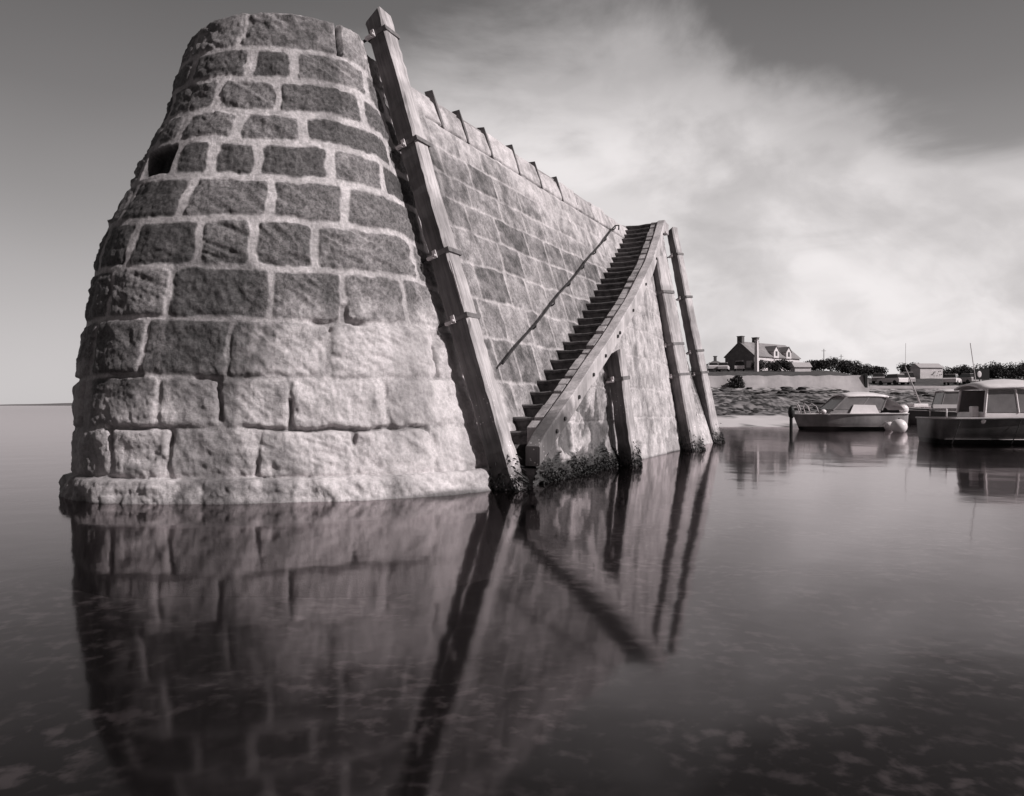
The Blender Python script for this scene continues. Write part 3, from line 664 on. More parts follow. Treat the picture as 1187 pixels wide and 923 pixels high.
make_pile((4.03, 17.3, 0), (3.30, 17.68, 4.30), .30, .40, YN-R(20), (1.7, 2.4, 3.6), 'pale thick timber pile reaching up under the top of the stair')
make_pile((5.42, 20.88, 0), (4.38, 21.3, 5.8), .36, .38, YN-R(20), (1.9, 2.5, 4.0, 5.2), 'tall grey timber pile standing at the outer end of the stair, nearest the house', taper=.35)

# iron handrail
hr = tag(empty('handrail', sn(13.4, -5.4, 0)), 'thin iron handrail sloping up the pier wall above the steps', 'handrail')
def hp(f): s = 9.32+8.14*f; z = 1.56+3.67*f; return Vector(sn(s, nwall(z)+.13, z))
m = MB(); m.tube([hp(i/24)+Vector((0, 0, .015*math.sin(i*.9))) for i in range(25)]+[hp(1.0)+Vector((.10, .10, .03)), hp(1.0)+Vector((.10, .16, -.06))], .016, 8)
o = m.build('rail', M_iron, None, True); localise(o, hr)
for k in range(7):
    f = .193+.1345*k; p = hp(min(f, 1)); q = p-Vector((N2[0], N2[1], 0))*.16
    m = MB(); m.tube([p, p+Vector((0, 0, -.06)), p+Vector((0, 0, -.085))-Vector((N2[0], N2[1], 0))*.04, q+Vector((0, 0, -.085))], .015, 7)
    m.box(q+Vector((0, 0, -.085)), (.025, .09, .09), YN)
    o = m.build('rail_bracket', M_iron); localise(o, hr)

# ------------------------------------------------------------------ boats
def hull(L, B, hs, hb, draft=.25, flare=.78, rake=.35, transom=.86):
    """hull mesh: x forward, waterline at z = 0. returns MB, deck outline function"""
    ns = 22; st = []
    for i in range(ns):
        t = i/(ns-1); x = -L/2+L*t
        b = B/2*(transom+(1-transom)*math.sin(min(t/.45, 1)*math.pi/2)) if t < .45 else B/2*max(0, 1-((t-.45)/.55)**2.3)
        sheer = hs+(hb-hs)*t**1.7
        keel = -draft*(1-max(0, (t-.6)/.4)**2.2)
        st.append((x, b, sheer, keel, t))
    m = MB(); vs = []; K = 11
    for (x, b, sh, ke, t) in st:
        xr = rake*max(0, (t-.7)/.3)**1.5
        half = [(0, ke), (b*.45, ke+.05*(1-t)+.02), (b*.78*flare/.78, ke*.35), (b*.93, sh*.45), (b*.98, sh*.82), (b, sh)]
        row = [(x+xr*max(0, z-ke)/(sh-ke), y, z) for y, z in half[::-1]]+[(x+xr*max(0, z-ke)/(sh-ke), -y, z) for y, z in half[1:]]
        vs += row
    fs = []
    for i in range(ns-1):
        for k in range(K-1): fs.append((i*K+k, i*K+k+1, (i+1)*K+k+1, (i+1)*K+k))
    fs.append(tuple(range(K)))
    m.add(vs, fs)
    def edge(x, inset=.0):
        t = (x+L/2)/L
        b = B/2*(transom+(1-transom)*math.sin(min(t/.45, 1)*math.pi/2)) if t < .45 else B/2*max(0, 1-((t-.45)/.55)**2.3)
        return max(b-inset, .0), hs+(hb-hs)*max(t, 0)**1.7
    return m, edge, st, rake
def rail_pts(st, rake, side, off=.02, dz=0):
    r = []
    for (x, b, sh, ke, t) in st:
        xr = rake*max(0, (t-.7)/.3)**1.5; r.append((x+xr, side*(b+off), sh+dz))
    return r
def boat(name, loc, heading, L, B, hs, hb, label, hm, cat='boat', deck_from=.45, **kw):
    root = tag(empty(name, loc, heading), label, cat, 'small boats moored off the beach')
    m, edge, st, rake = hull(L, B, hs, hb, **kw); m.build('hull', hm, root, True)
    m = MB()
    for sd_ in (1, -1): m.tube(rail_pts(st, rake, sd_), .028, 6)
    m.tube([(-L/2-.01, -st[0][1], st[0][2]), (-L/2-.01, st[0][1], st[0][2])], .026, 6)
    m.build('rubbing_strake', M_lgrey, root, True)
    # foredeck and cockpit sole
    m = MB(); vs = []; fs = []; ii = [i for i in range(len(st)) if st[i][4] >= deck_from-.03]
    for n_, i in enumerate(ii):
        x, b, sh, ke, t = st[i]; xr = rake*max(0, (t-.7)/.3)**1.5; bb = max(b-.01, 0)
        vs += [(x+xr, bb, sh-.01), (x+xr, bb*.5, sh+.03), (x+xr, -bb*.5, sh+.03), (x+xr, -bb, sh-.01)]
        if n_:
            for k in range(3): fs.append(((n_-1)*4+k, (n_-1)*4+k+1, n_*4+k+1, n_*4+k))
    m.add(vs, fs); m.build('foredeck', M_white, root, True)
    m = MB(); vs = []; fs = []; ii = [i for i in range(len(st)) if st[i][4] <= deck_from+.05]
    for n_, i in enumerate(ii):
        x, b, sh, ke, t = st[i]; vs += [(x+.02, b*.9, .12), (x+.02, -b*.9, .12)]
        if n_: fs.append(((n_-1)*2, (n_-1)*2+1, n_*2+1, n_*2))
    m.add(vs, fs); m.build('cockpit_sole', M_lgrey, root)
    m = MB()
    for sd_ in (1, -1):                                      # inner coaming
        vs = []; fs = []
        for n_, i in enumerate(ii):
            x, b, sh, ke, t = st[i]; vs += [(x+.01, sd_*(b*.98), sh+.005), (x+.01, sd_*(b-.12), sh+.012), (x+.01, sd_*(b-.14), .12)]
            if n_:
                for k in range(2): fs.append(((n_-1)*3+k, (n_-1)*3+k+1, n_*3+k+1, n_*3+k))
        m.add(vs, fs)
    m.build('coaming', M_white, root)
    return root, edge, st
def outboard(root, L, hs, cowl=M_white):
    ob_ = tag(bpy.data.objects.new('outboard_motor', None)); COL.objects.link(ob_); ob_.parent = root
    m = MB(); m.ball((-L/2-.22, 0, hs+.28), (.2, .14, .2), 14, 10); m.box((-L/2-.2, 0, hs+.1), (.26, .22, .1)); m.build('cowl', cowl, ob_, True)
    m = MB(); m.box((-L/2-.2, 0, hs-.25), (.12, .09, .7)); m.box((-L/2-.05, 0, hs), (.2, .2, .12)); m.build('shaft', M_dark2, ob_, bevel=.01)
def cabin(root, x0, x1, w0, z0, z1, roof_over=.12, rake_f=.35, rake_b=.05, glass=M_glassl, camber=.07, tumble=.12, roofm=None, wall=M_white, sill=.35, pillar=.07):
    """wheelhouse: lower wall, glazing between pillars, cambered roof"""
    zs_ = z0+(z1-z0)*sill; w1 = w0-tumble
    def lev(z): k = (z-z0)/(z1-z0); return x0+rake_b*k, x1-rake_f*k, (w0*(1-k)+w1*k)/2
    m = MB(); a = lev(z0); b = lev(zs_)
    m.add([(a[0], -a[2], z0), (a[1], -a[2], z0), (a[1], a[2], z0), (a[0], a[2], z0), (b[0], -b[2], zs_), (b[1], -b[2], zs_), (b[1], b[2], zs_), (b[0], b[2], zs_)],
          [(0, 1, 5, 4), (1, 2, 6, 5), (2, 3, 7, 6), (3, 0, 4, 7), (4, 5, 6, 7)])
    cb = m.build('cabin_wall', wall, root, bevel=.02)
    c = lev(z1)
    # glass sheets
    quads = [[(b[0], -b[2], zs_), (b[1], -b[2], zs_), (c[1], -c[2], z1), (c[0], -c[2], z1)], [(b[0], b[2], zs_), (b[1], b[2], zs_), (c[1], c[2], z1), (c[0], c[2], z1)], [(b[1], -b[2], zs_), (b[1], b[2], zs_), (c[1], c[2], z1), (c[1], -c[2], z1)]]
    for q in quads:
        qv = [Vector(v) for v in q]; cen = sum(qv, Vector())/4; q2 = [cen+(v-cen)*.985 for v in qv]
        n_ = (qv[1]-qv[0]).cross(qv[3]-qv[0]).normalized()*.01
        m = MB(); m.add([v-n_ for v in q2]+[v+n_ for v in q2], [(0, 3, 2, 1), (4, 5, 6, 7), (0, 1, 5, 4), (1, 2, 6, 5), (2, 3, 7, 6), (3, 0, 4, 7)]); m.build('window', glass, cb)
    h_ = pillar/2
    for (bx, by) in ((b[0], -b[2]), (b[0], b[2]), (b[1], -b[2]), (b[1], b[2])):
        cx_ = c[0] if bx == b[0] else c[1]; cy_ = -c[2] if by < 0 else c[2]
        m = MB(); m.tube([(bx, by, zs_-.02), (cx_, cy_, z1+.02)], h_, 6); m.build('pillar', wall, root)
    for s_ in (-1, 1):
        m = MB(); t = .45; m.tube([(b[0]+(b[1]-b[0])*t, s_*b[2], zs_), (c[0]+(c[1]-c[0])*t, s_*c[2], z1)], h_*.8, 6); m.build('pillar', wall, root)
    m = MB(); vs = []; fs = []; nx_, ny_ = 9, 9
    for i in range(nx_):
        for j in range(ny_):
            u, v = i/(nx_-1)*2-1, j/(ny_-1)*2-1
            x = (c[0]+c[1])/2+u*((c[1]-c[0])/2+roof_over); y = v*(c[2]+roof_over*.6)
            if abs(u) == 1: y *= .9
            vs.append((x, y, z1+.03+camber*(1-v*v)*(1-.5*u*u)+.03*(1-u*u)))
    for i in range(nx_-1):
        for j in range(ny_-1): fs.append((i*ny_+j, (i+1)*ny_+j, (i+1)*ny_+j+1, i*ny_+j+1))
    m.add(vs, fs); o = m.build('roof', roofm or M_white, root, True)
    sm = o.modifiers.new('thickness', 'SOLIDIFY'); sm.thickness = .05; sm.offset = -1
    return cb
# right-hand cabin boat (bow out of frame)
hB = R(-6)
rb, eB, stB = boat('cabin_boat', (14.2, 20.6, 0), hB, 5.9, 2.1, .66, .82, 'dark hulled cabin boat with white domed wheelhouse roof, largest and nearest of the moored boats', M_hullB, deck_from=.5)
cabin(rb, -1.95, -.02, 1.55, .62, 1.42, rake_f=.30, rake_b=.1, camber=.22, sill=.24, roof_over=.18)
m = MB(); m.add([(-.05, -.78, .66), (1.5, -.5, .78), (1.5, .5, .78), (-.05, .78, .66), (-.1, -.66, .90), (1.3, -.36, .93), (1.3, .36, .93), (-.1, .66, .90)], [(0, 1, 5, 4), (1, 2, 6, 5), (2, 3, 7, 6), (3, 0, 4, 7), (4, 5, 6, 7)]); m.build('coachroof', M_white, rb, bevel=.03)
m = MB(); m.ball((-2.05, -.9, .60), .09, 12, 8); m.build('fender', M_white, rb, True)
m = MB(); m.box((-2.05, -.45, .82), (.16, .2, .32)); m.build('engine_box', M_white, rb, bevel=.03)
for x in (-2.6, -1.2, .2, 1.4):
    yb = eB(x)[0]; m = MB(); m.tube([(x, -yb-.03, .63), (x-.12, -yb-.05, .3), (x-.2, -yb+.02, .02)], .012, 5); m.build('rope', M_dark, rb)
m = MB()
for x in (.2, .75, 1.3, 1.85): m.tube([(x, -.78, .74), (x, -.78, 1.08)], .012, 6)
m.tube([(-.05, -.80, 1.02), (.2, -.78, 1.08), (1.85, -.74, 1.10)], .013, 6)
m.build('guard_rail', M_bracket, rb, True)
m = MB(); m.tube([(-1.6, .4, 1.6), (-1.75, .4, 2.7)], .010, 6); m.build('aerial', M_lgrey, rb)
m = MB(); m.tube([(-2.75, -.5, .9), (-2.75, .5, .9)], .02, 6); m.tube([(-2.75, -.5, .6), (-2.75, -.5, .9)], .02, 6); m.tube([(-2.75, .5, .6), (-2.75, .5, .9)], .02, 6); m.build('stern_rail', M_bracket, rb, True)
m = MB(); m.tube([(-1.05, -1.10, .62), (-1.05, -1.12, .5)], .012, 5); m.ball((-1.05, -1.13, .36), (.07, .07, .16), 10, 8); m.build('fender', M_lgrey, rb, True)
# left-hand motor boat, bow to the left
ra, eA, stA = boat('motor_boat', (14.15, 32.6, 0), R(183), 4.3, 1.7, .66, .62, 'low motor boat with white sloping canopy and rope rails at its bow', M_hullA, deck_from=.62, rake=.25)
cabin(ra, -.95, 1.25, 1.35, .60, 1.34, rake_f=.85, rake_b=-.35, camber=.17, sill=.30, roof_over=.10, wall=M_grey, glass=M_glassl)
m = MB(); m.add([(-1.0, -.66, 1.40), (-1.75, -.70, 1.08), (-2.05, -.66, .80), (-2.05, .66, .80), (-1.75, .70, 1.08), (-1.0, .66, 1.40), (-1.4, 0, 1.34), (-1.95, 0, 1.0)], [(0, 1, 6), (1, 2, 7), (1, 7, 6), (2, 3, 7), (3, 4, 7), (4, 5, 6), (4, 6, 7), (5, 0, 6)]); m.build('aft_canopy', M_white, ra)
m = MB(); m.add([(-.9, .74, .63), (.35, .72, .66), (.15, .66, 1.02), (-.75, .68, 1.0), (-.9, .80, .63), (.35, .78, .66), (.15, .71, 1.03), (-.75, .73, 1.01)], [(0, 1, 2, 3), (4, 5, 6, 7), (0, 1, 5, 4), (1, 2, 6, 5), (2, 3, 7, 6), (3, 0, 4, 7)]); m.build('side_cover', M_white, ra)
m = MB()
for x in (1.45, 1.75, 2.05):
    yb = max(eA(min(x, 2.1))[0]-.05, .1); m.tube([(x, -yb, .6), (x+.12, -yb*.9, .95), (x+.16, 0, 1.08), (x+.12, yb*.9, .95), (x, yb, .6)], .018, 6)
m.build('pulpit', M_rope, ra, True)
m = MB(); m.ball((1.35, .55, .74), (.12, .1, .1), 12, 8); m.build('fender', M_white, ra, True)
outboard(ra, 4.3, .55)
# two boats behind
rc, eC, stC = boat('canopy_boat', (X_(1096, 42), 42, 0), R(172), 3.6, 1.6, .62, .75, 'small boat with white canopy half hidden behind the dark cabin boat', M_dark2, deck_from=.55)
cabin(rc, -1.3, .55, 1.3, .6, 1.72, rake_f=.3, rake_b=.0, camber=.10, sill=.28, glass=M_glassl, wall=M_grey)
m = MB(); m.box((-.2, .72, .95), (2.2, .05, .2)); m.build('side_board', M_white, rc)
outboard(rc, 3.6, .55)
rd, eD, stD = boat('open_boat', (X_(1056, 50), 50, 0), R(176), 4.8, 1.7, .78, .9, 'dark open boat with a tilted pale mast lying beyond the round buoy', M_dark, deck_from=.6)
m = MB(); m.box((-.3, .2, 1.0), (1.0, .8, .22), .2); m.box((.4, -.2, .92), (.5, .5, .2), .5); m.box((-1.2, .1, .88), (.7, .5, .16), -.3); m.build('tarpaulin', M_white, rd, bevel=.04)
m = MB(); m.tube([(-.9, 0, .3), (.35, 0, 3.45)], [.055, .035], 8); m.build('mast', M_lgrey, rd, True)
m = MB(); m.tube([(.35, 0, 3.3), (.33, 0, 5.0)], .012, 5); m.build('aerial', M_lgrey, rd)

# buoys and floats
def buoy(px, d, r, label, grp=None):
    root = tag(empty('mooring_buoy', (X_(px, d), d, 0)), label, 'buoy', 'white mooring buoys')
    m = MB(); m.ball((0, 0, r*.72), (r, r, r*.97), 28, 18); m.build('float', M_white, root, True)
    m = MB(); m.tube([(0, 0, r*1.64), (0, 0, r*1.82)], .03, 8); m.build('eye', M_black, root)
buoy(1042, 29, .29, 'large round white buoy floating right of the low motor boat')
buoy(1031, 31.5, .20, 'smaller white buoy floating just behind the large round one')
# mooring line from the boat to the buoys
m = MB(); a = Vector((X_(1016, 33.5), 33.0, .42)); b = Vector((X_(1041, 29), 29.1, .02))
m.tube([a.lerp(b, t)+Vector((0, 0, -.18*math.sin(math.pi*t)*0)) for t in (0, .3, .6, 1)], .016, 6)
tag(m.build('mooring_rope', M_rope), 'pale mooring rope running from the motor boat to the buoy', 'rope')
# dark mooring post
r_ = tag(empty('mooring_post', (X_(917, 31), 31, 0)), 'dark weedy post standing in the water left of the motor boat', 'post')
m = MB(); m.tube([(0, 0, -1), (0, 0, .5), (.02, 0, .95)], [.07, .06, .05], 10); m.build('post', M_black, r_)
m = MB(); m.ball((.01, 0, .72), (.13, .13, .26), 14, 9); m.build('weed_head', M_weed, r_, True)

# ------------------------------------------------------------------ shore: seawall, house, walls, cars, hedges
def gz(px, d): return float(shore_z(np.array(X_(px, d)), np.array(float(d))))
root = tag(empty('seawall', (X_(910, 88), 88, 3)), 'long pale stone sea wall above the rocky beach', 'wall')
m = MB(); n_ = 60; x0, x1 = X_(805, 88), X_(1003, 88); vs = []; fs = []
for i in range(n_+1):
    x = x0+(x1-x0)*i/n_; zt = 4.34+.05*math.sin(i*.7)+.03*random.uniform(-1, 1)
    vs += [(x, 86.95, 2.4), (x, 87.45, zt), (x, 88.7, zt), (x, 88.9, 2.4)]
    if i: fs += [((i-1)*4+k, (i-1)*4+k+1, i*4+k+1, i*4+k) for k in range(3)]
fs += [(0, 1, 2, 3), (n_*4+3, n_*4+2, n_*4+1, n_*4)]
m.add(vs, fs); o = m.build('wall', M_wallst); localise(o, root)
m = MB(); m.box((x1-.3, 87.6, 3.7), (.35, 1.0, 1.7)); o = m.build('end_post', M_black, bevel=.04); localise(o, root)
root = tag(empty('roadside_wall', (X_(1090, 99), 99, 3.2)), 'low pale kerb wall along the road behind the moored boats', 'wall')
m = MB(); m.box((X_(1010, 99)+13, 99, 3.28), (30, .4, .34)); o = m.build('coping', M_wallst, bevel=.03); localise(o, root)

def house():
    # long axis along a, gable faces the water-left
    a = Vector((.786, .618, 0)); b = Vector((-.618, .786, 0)); c0 = Vector((X_(874, 148), 148, 0)); L, W = 15.6, 6.6; zb_ = 7.2; ze = 10.55; zr = 13.25
    root = tag(empty('cottage', (c0.x, c0.y, zb_)), 'long stone cottage with dark gable, slate roof and two white dormers on the shore', 'house')
    rz = math.atan2(a.y, a.x)
    def P(u, v, z): return c0+a*u+b*v+Vector((0, 0, z))
    def part(m, n, mt, par=None, **k):
        o = m.build(n, mt, None, **k); o.parent = par or root
        if par is None: o.matrix_parent_inverse = Matrix.Translation((c0.x, c0.y, zb_)).inverted()
        return o
    m = MB(); m.add([P(0, 0, zb_), P(0, 0, ze), P(0, W/2, zr-.1), P(0, W, ze), P(0, W, zb_), P(.4, 0, zb_), P(.4, 0, ze), P(.4, W/2, zr-.1), P(.4, W, ze), P(.4, W, zb_)], [(0, 1, 2, 3, 4), (9, 8, 7, 6, 5), (0, 5, 6, 1), (1, 6, 7, 2), (2, 7, 8, 3), (3, 8, 9, 4), (4, 9, 5, 0)]); part(m, 'gable_wall', M_hstone)
    m = MB(); m.add([P(.41, .02, zb_), P(L, .02, zb_), P(L, .02, ze), P(.41, .02, ze), P(.41, W-.02, zb_), P(L, W-.02, zb_), P(L, W-.02, ze), P(.41, W-.02, ze)], [(0, 1, 2, 3), (7, 6, 5, 4), (1, 5, 6, 2)])
    m.add([P(L-.01, .02, ze), P(L-.01, W-.02, ze), P(L-.01, W/2, zr-.15)], [(0, 1, 2)]); part(m, 'wall', M_hwhite)
    m = MB(); t = .16
    for s_, v0 in ((1, -.25), (-1, W+.25)):
        e_ = [P(-.12, v0, ze-.2), P(L+.15, v0, ze-.2), P(L+.15, W/2, zr), P(-.12, W/2, zr)]
        m.add(e_+[v+Vector((0, 0, t)) for v in e_], [(0, 1, 2, 3), (4, 5, 6, 7), (0, 1, 5, 4), (1, 2, 6, 5), (2, 3, 7, 6), (3, 0, 4, 7)])
    rf = part(m, 'roof', M_slate)
    for u in (.45, 5.3):
        m = MB(); m.box(P(u, W/2, zr+.35), (.8, 1.1, 1.5), rz); m.box(P(u, W/2, zr+1.14), (.95, 1.25, .14), rz); ch_ = part(m, 'chimney', M_brick, rf)
    for u in (7.0, 11.3):
        m = MB(); z0_, z1_ = ze-.25, ze+1.0; hw = .85
        m.add([P(u-hw, -.28, z0_), P(u+hw, -.28, z0_), P(u+hw, -.28, z1_), P(u, -.28, z1_+.95), P(u-hw, -.28, z1_), P(u-hw, 2.2, z0_), P(u+hw, 2.2, z0_), P(u+hw, 2.2, z1_), P(u, 2.2, z1_+.95), P(u-hw, 2.2, z1_)],
              [(0, 1, 2, 3, 4), (9, 8, 7, 6, 5), (0, 5, 6, 1), (1, 6, 7, 2), (4, 3, 8, 9), (0, 4, 9, 5), (2, 7, 8, 3)]); dm = part(m, 'dormer', M_hwhite)
        m = MB()
        for s_ in (-1, 1):
            m.add([P(u+s_*(hw+.15), -.4, z1_-.08), P(u, -.4, z1_+1.02), P(u, 2.3, z1_+1.02), P(u+s_*(hw+.15), 2.3, z1_-.08), P(u+s_*(hw+.15), -.4, z1_+.04), P(u, -.4, z1_+1.14), P(u, 2.3, z1_+1.14), P(u+s_*(hw+.15), 2.3, z1_+.04)], [(0, 1, 2, 3), (4, 5, 6, 7), (0, 1, 5, 4), (1, 2, 6, 5), (2, 3, 7, 6), (3, 0, 4, 7)])
        part(m, 'dormer_roof', M_slate, dm)
        m = MB(); m.box(P(u, -.30, z0_+.85), (.6, .06, .9), rz); part(m, 'window', M_glass, dm)
    for u, w_, zc_, h_ in ((2.4, .9, 9.2, 1.2), (5.0, 1.0, 8.6, 2.1), (7.6, 1.0, 9.2, 1.3), (10.0, .9, 9.2, 1.3), (12.8, .9, 9.2, 1.3)):
        m = MB(); m.box(P(u, -.0, zc_), (w_, .06, h_), rz); part(m, 'door' if h_ > 2 else 'window', M_glass)
    m = MB(); m.box(P(-.03, 1.0, 8.9), (.06, 1.3, 1.3), rz); part(m, 'window', M_lgrey)
    return root
house()
r_ = tag(empty('daymark_pillar', (X_(877, 138), 138, 6.9)), 'tall narrow white pillar in front of the cottage', 'pillar')
m = MB(); m.tube([(0, 0, 0), (0, 0, 5.6)], [.42, .34], 4); m.build('shaft', M_hwhite, r_)
m = MB(); m.box((0, 0, 5.65), (.62, .62, .14), R(45)); m.build('cap', M_hwhite, r_)
# small hipped outbuilding left of the cottage
r_ = tag(empty('outbuilding', (X_(829, 160), 160, 7.6)), 'small low building with pyramid roof and chimney left of the cottage', 'building')
m = MB(); m.box((0, 0, .5), (4.2, 4, 1.9)); m.build('wall', M_hstone, r_)
m = MB(); m.add([(-2.6, -2.5, 1.3), (2.6, -2.5, 1.3), (2.6, 2.5, 1.3), (-2.6, 2.5, 1.3), (-.3, 0, 2.6), (.3, 0, 2.6)], [(0, 1, 5, 4), (1, 2, 5), (2, 3, 4, 5), (3, 0, 4), (0, 3, 2, 1)]); rf = m.build('roof', M_brick, r_)
m = MB(); m.box((0, 0, 2.9), (.5, .5, 1.2)); m.box((0, 0, 3.5), (.75, .6, .14)); m.build('chimney', M_brick, rf)

def car(px, d, rz, label, mt=M_white, s=1.0, z=None, suv=0):
    x = X_(px, d); z = gz(px, d) if z is None else z
    root = tag(empty('parked_car', (x, d, z+.02), rz), label, 'car', 'cars parked along the shore')
    m = MB(); L, W = 4.1*s, 1.7*s
    prof_ = [(-L/2, .35), (-L/2, .85), (-L/2+.15, .98), (L*.18, .98), (L/2-.2, .82), (L/2, .6), (L/2, .35)]
    m.add([(x_, -W/2, z_) for x_, z_ in prof_]+[(x_, W/2, z_) for x_, z_ in prof_], [tuple(range(7)), tuple(range(13, 6, -1))]+[(i, (i+1) % 7, 7+(i+1) % 7, 7+i) for i in range(7)]); m.build('body', mt, root, bevel=.04)
    hr_ = 1.5+.25*suv; xa, xb = (-L/2+.2, L*.2)
    m = MB(); m.add([(xa, -W/2+.06, .97), (xb, -W/2+.06, .97), (xb-.7, -W/2+.2, hr_), (xa+.35, -W/2+.2, hr_), (xa, W/2-.06, .97), (xb, W/2-.06, .97), (xb-.7, W/2-.2, hr_), (xa+.35, W/2-.2, hr_)], [(0, 1, 2, 3), (7, 6, 5, 4), (0, 4, 5, 1), (1, 5, 6, 2), (3, 7, 4, 0)]); m.build('window', M_glass, root)
    m = MB(); m.box(((xa+xb)/2-.17, 0, hr_+.01), (xb-xa-.95, W-.36, .06)); m.build('roof', mt, root, bevel=.02)
    for sx in (-1, 1):
        for sy in (-1, 1):
            m = MB(); m.tube([(sx*L*.31, sy*(W/2-.2), .33), (sx*L*.31, sy*(W/2+.01), .33)], .33, 14); m.build('wheel', M_black, root)
car(826, 140, R(80), 'white car parked in front of the small pyramid roofed building')
car(839, 137, R(70), 'white car between the small building and the dark gable')
car(857, 141, R(75), 'white car parked against the dark gable of the cottage', suv=1)
car(1019, 118, R(60), 'pale car parked just past the end of the sea wall', M_lgrey)
car(1034, 112, R(110), 'white car on the road left of the tilted mast')
car(1049, 113, R(78), 'white tall car on the road just right of the tilted mast', suv=1)
car(1104, 112, R(50), 'white car parked on the road above the canopied boat')
car(1120, 116, R(100), 'grey car parked on the road left of the round white sign', M_lgrey)
# long white sheds
def shed(px, d, L, W, h_, rz, label, z=None, mt=M_hwhite):
    z = gz(px, d) if z is None else z
    root = tag(empty('shed', (X_(px, d), d, z), rz), label, 'building', 'low white buildings behind the shore')
    m = MB(); m.box((0, 0, h_/2-.3), (L, W, h_+.6)); m.build('wall', mt, root)
    m = MB(); m.add([(-L/2-.2, -W/2-.2, h_), (L/2+.2, -W/2-.2, h_), (L/2+.2, 0, h_+.9), (-L/2-.2, 0, h_+.9), (-L/2-.2, W/2+.2, h_), (L/2+.2, W/2+.2, h_)], [(0, 1, 2, 3), (3, 2, 5, 4), (0, 3, 4), (1, 5, 2), (0, 4, 5, 1)]); m.build('roof', M_lgrey, root)
shed(1074, 150, 4.6, 3, 1.6, R(6), 'white building with pale roof among the hedges right of the tilted mast', z=6.6)
shed(928, 139, 2.9, 2, .5, R(3), 'very low white shed under the hedge at the right end of the cottage', z=7.3)
# round sign
r_ = tag(empty('round_sign', (X_(1136, 110), 110, gz(1136, 110))), 'white oval disc on a dark board among the hedges at far right', 'sign')
zc_ = 470-434; zc_ = 1+36*110/900-gz(1136, 110)
m = MB(); m.box((.25, .08, zc_), (2.2, .1, 1.5)); m.tube([(0, .1, 0), (0, .1, zc_)], .06, 6); m.build('board', M_black, r_)
m = MB(); m.ball((-.1, 0, zc_), (.32, .05, .46), 18, 12); m.build('disc', M_white, r_, True)
# utility poles
for px, d, h_, lb in ((955, 190, 6, 'thin utility pole above the hedge nearest the cottage'), (975, 200, 5.5, 'thin utility pole rising from the middle of the long hedge')):
    r_ = tag(empty('utility_pole', (X_(px, d), d, gz(px, d))), lb, 'pole', 'thin poles behind the hedges')
    m = MB(); m.tube([(0, 0, 0), (0, 0, h_+1)], [.12, .08], 7); m.build('pole', M_grey, r_)
    m = MB(); m.box((0, 0, h_+.5), (1.1, .08, .08)); m.build('crossarm', M_grey, r_)

# hedges and bushes: leaf clumps spread through an uneven volume
def bush(name, px, d, wid, hgt, dep, label, cat, n=1000, z=None, trunk=0, lean=0):
    x0 = X_(px, d); z = gz(px, d)-.1 if z is None else z
    root = tag(empty(name, (x0, d, z)), label, cat, 'dark bushes and hedges along the shore')
    m = MB(); cl_ = []
    for k in range(max(6, int(wid*2.4))):
        cl_.append((random.uniform(-.42, .42)*wid, random.uniform(-.35, .35)*dep, trunk+random.uniform(.25, .62)*hgt, random.uniform(.22, .36)*min(hgt, wid)))
    cl_.append((0, 0, trunk+hgt*.4, hgt*.42))
    for i in range(int(n*2.6)):
        cx_, cy_, cz_, cr = random.choice(cl_); v = Vector((random.gauss(0, 1), random.gauss(0, 1), random.gauss(0, 1))).normalized()*cr*random.uniform(.35, 1.02)
        p = Vector((cx_+v.x*1.25, cy_+v.y, max(cz_+v.z, .02))); r = random.uniform(.07, .17)
        a = Vector((random.gauss(0, 1), random.gauss(0, 1), random.gauss(0, 1))).normalized(); b = a.orthogonal().normalized()*r; a = a.cross(b).normalized()*r*.7
        m.add([p-a, p+b, p+a, p-b], [(0, 1, 2, 3)])
    m.build('foliage', M_leaf, root)
    m = MB()
    for k in range(3): m.tube([(random.uniform(-.2, .2)*wid*.5, 0, -.2), (random.uniform(-.3, .3)*wid, random.uniform(-.2, .2), trunk+hgt*.6)], [.09, .04], 5)
    m.build('stem', M_brick, root)
    return root
bush('bush', 853, 86.2, 1.3, 1.9, 1.0, 'dark bush growing in front of the pale sea wall', 'bush', 700, z=2.7)
bush('bush', 882, 141, 2.4, 2.6, 1.6, 'dark bush beside the white pillar in front of the cottage', 'bush')
bush('bush', 905, 141, 4.6, 2.7, 2.0, 'wide dark bush below the right dormer of the cottage', 'bush', 1300)
bush('bush', 918, 143, 3.2, 1.9, 2.0, 'low dark bush under the right end of the cottage roof', 'bush')
bush('bush', 814, 120, 3.0, 1.3, 2.0, 'low dark bush behind the outermost pile', 'bush')
for px, wd, hh, lb in ((944, 4.2, 2.9, 'dark bush at the left end of the long hedge'), (962, 5.5, 3.3, 'dark hedge clump under the left thin pole'), (981, 6, 3.3, 'dark hedge clump under the right thin pole'), (997, 4.5, 3.1, 'rounded dark bush at the right end of the long hedge')):
    bush('hedge', px, 152, wd, hh, 3, lb, 'hedge', 1500)
bush('bush', 1013, 148, 4.3, 3.0, 3, 'round dark bush standing apart above the road', 'bush', 1300)
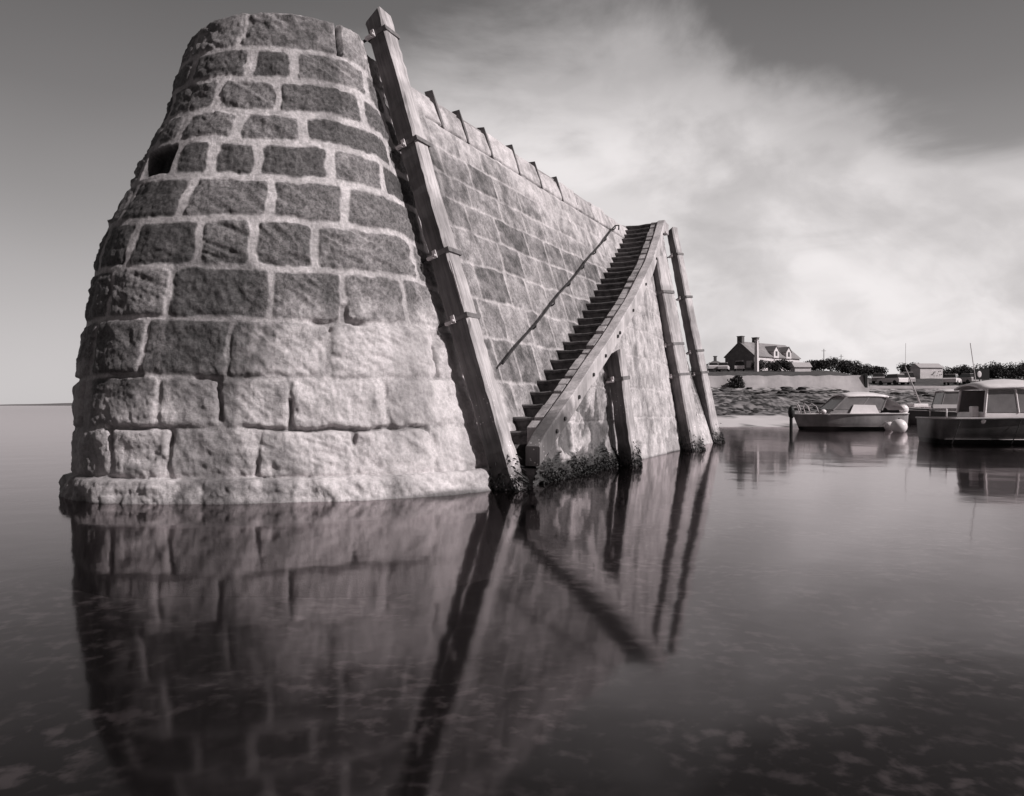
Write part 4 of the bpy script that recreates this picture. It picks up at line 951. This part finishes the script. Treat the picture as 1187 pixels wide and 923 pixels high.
bush('bush', 1030, 155, 5, 2.3, 3, 'low dark bush left of the tree behind the tilted mast', 'bush', 1000, z=5.3)
bush('tree', 1058, 156, 5.2, 3.3, 3, 'dark flat-topped tree behind the tilted mast', 'tree', 1500, z=6.3, trunk=.4)
for px, hh, lb in ((1084, 2.6, 'low dark hedge right of the white building'), (1102, 3.0, 'dark hedge clump above the canopied boat'), (1118, 3.2, 'dark hedge clump just left of the round sign'), (1142, 3.9, 'taller dark hedge clump behind the round sign'), (1160, 3.6, 'dark hedge clump above the wheelhouse roof'), (1180, 3.9, 'dark hedge clump at the right edge above the wheelhouse'), (1202, 4.1, 'dark hedge clump at the far right edge of the picture')):
    bush('hedge', px, 150, 4.6, hh+.6, 3, lb, 'hedge', 1300, z=gz(px, 150)-.6)
# weed-covered boulders on the foreshore
def rock_mesh(seed):
    bm = bmesh.new(); bmesh.ops.create_icosphere(bm, subdivisions=3, radius=1)
    for v in bm.verts:
        n = float(fbm(np.array(v.co.x*1.1+seed), np.array(v.co.y*1.1), np.array(v.co.z*1.1), 4, seed)); v.co *= 1+.8*n+.3*float(vnoise(np.array(v.co.x*3.1+seed), np.array(v.co.y*3.1), np.array(v.co.z*3.1), seed+9)); v.co.z *= .5
    me = bpy.data.meshes.new('boulder'); bm.to_mesh(me); bm.free(); me.materials.append(M_rk); me.shade_smooth(); return me
M_rk = mat('weedy_rock', .03, .13, 2.5, .85, .5, 9)
RM = [rock_mesh(k) for k in range(4)]
for i in range(190):
    px = random.uniform(818, 1080); d = random.uniform(47, 86) if px < 1005 else random.uniform(60, 96)
    o = bpy.data.objects.new('boulder', RM[i % 4]); COL.objects.link(o); s = random.uniform(.15, .5)*(1 if random.random() > .15 else 1.7)
    o.location = (X_(px, d), d, gz(px, d)+.02); o.scale = (s*random.uniform(1, 1.9), s, s*random.uniform(.4, .7)); o.rotation_euler = (0, 0, random.uniform(-.5, .5))
    tag(o, 'dark weed-covered boulder lying on the foreshore below the sea wall', 'boulder', 'boulders strewn over the foreshore')
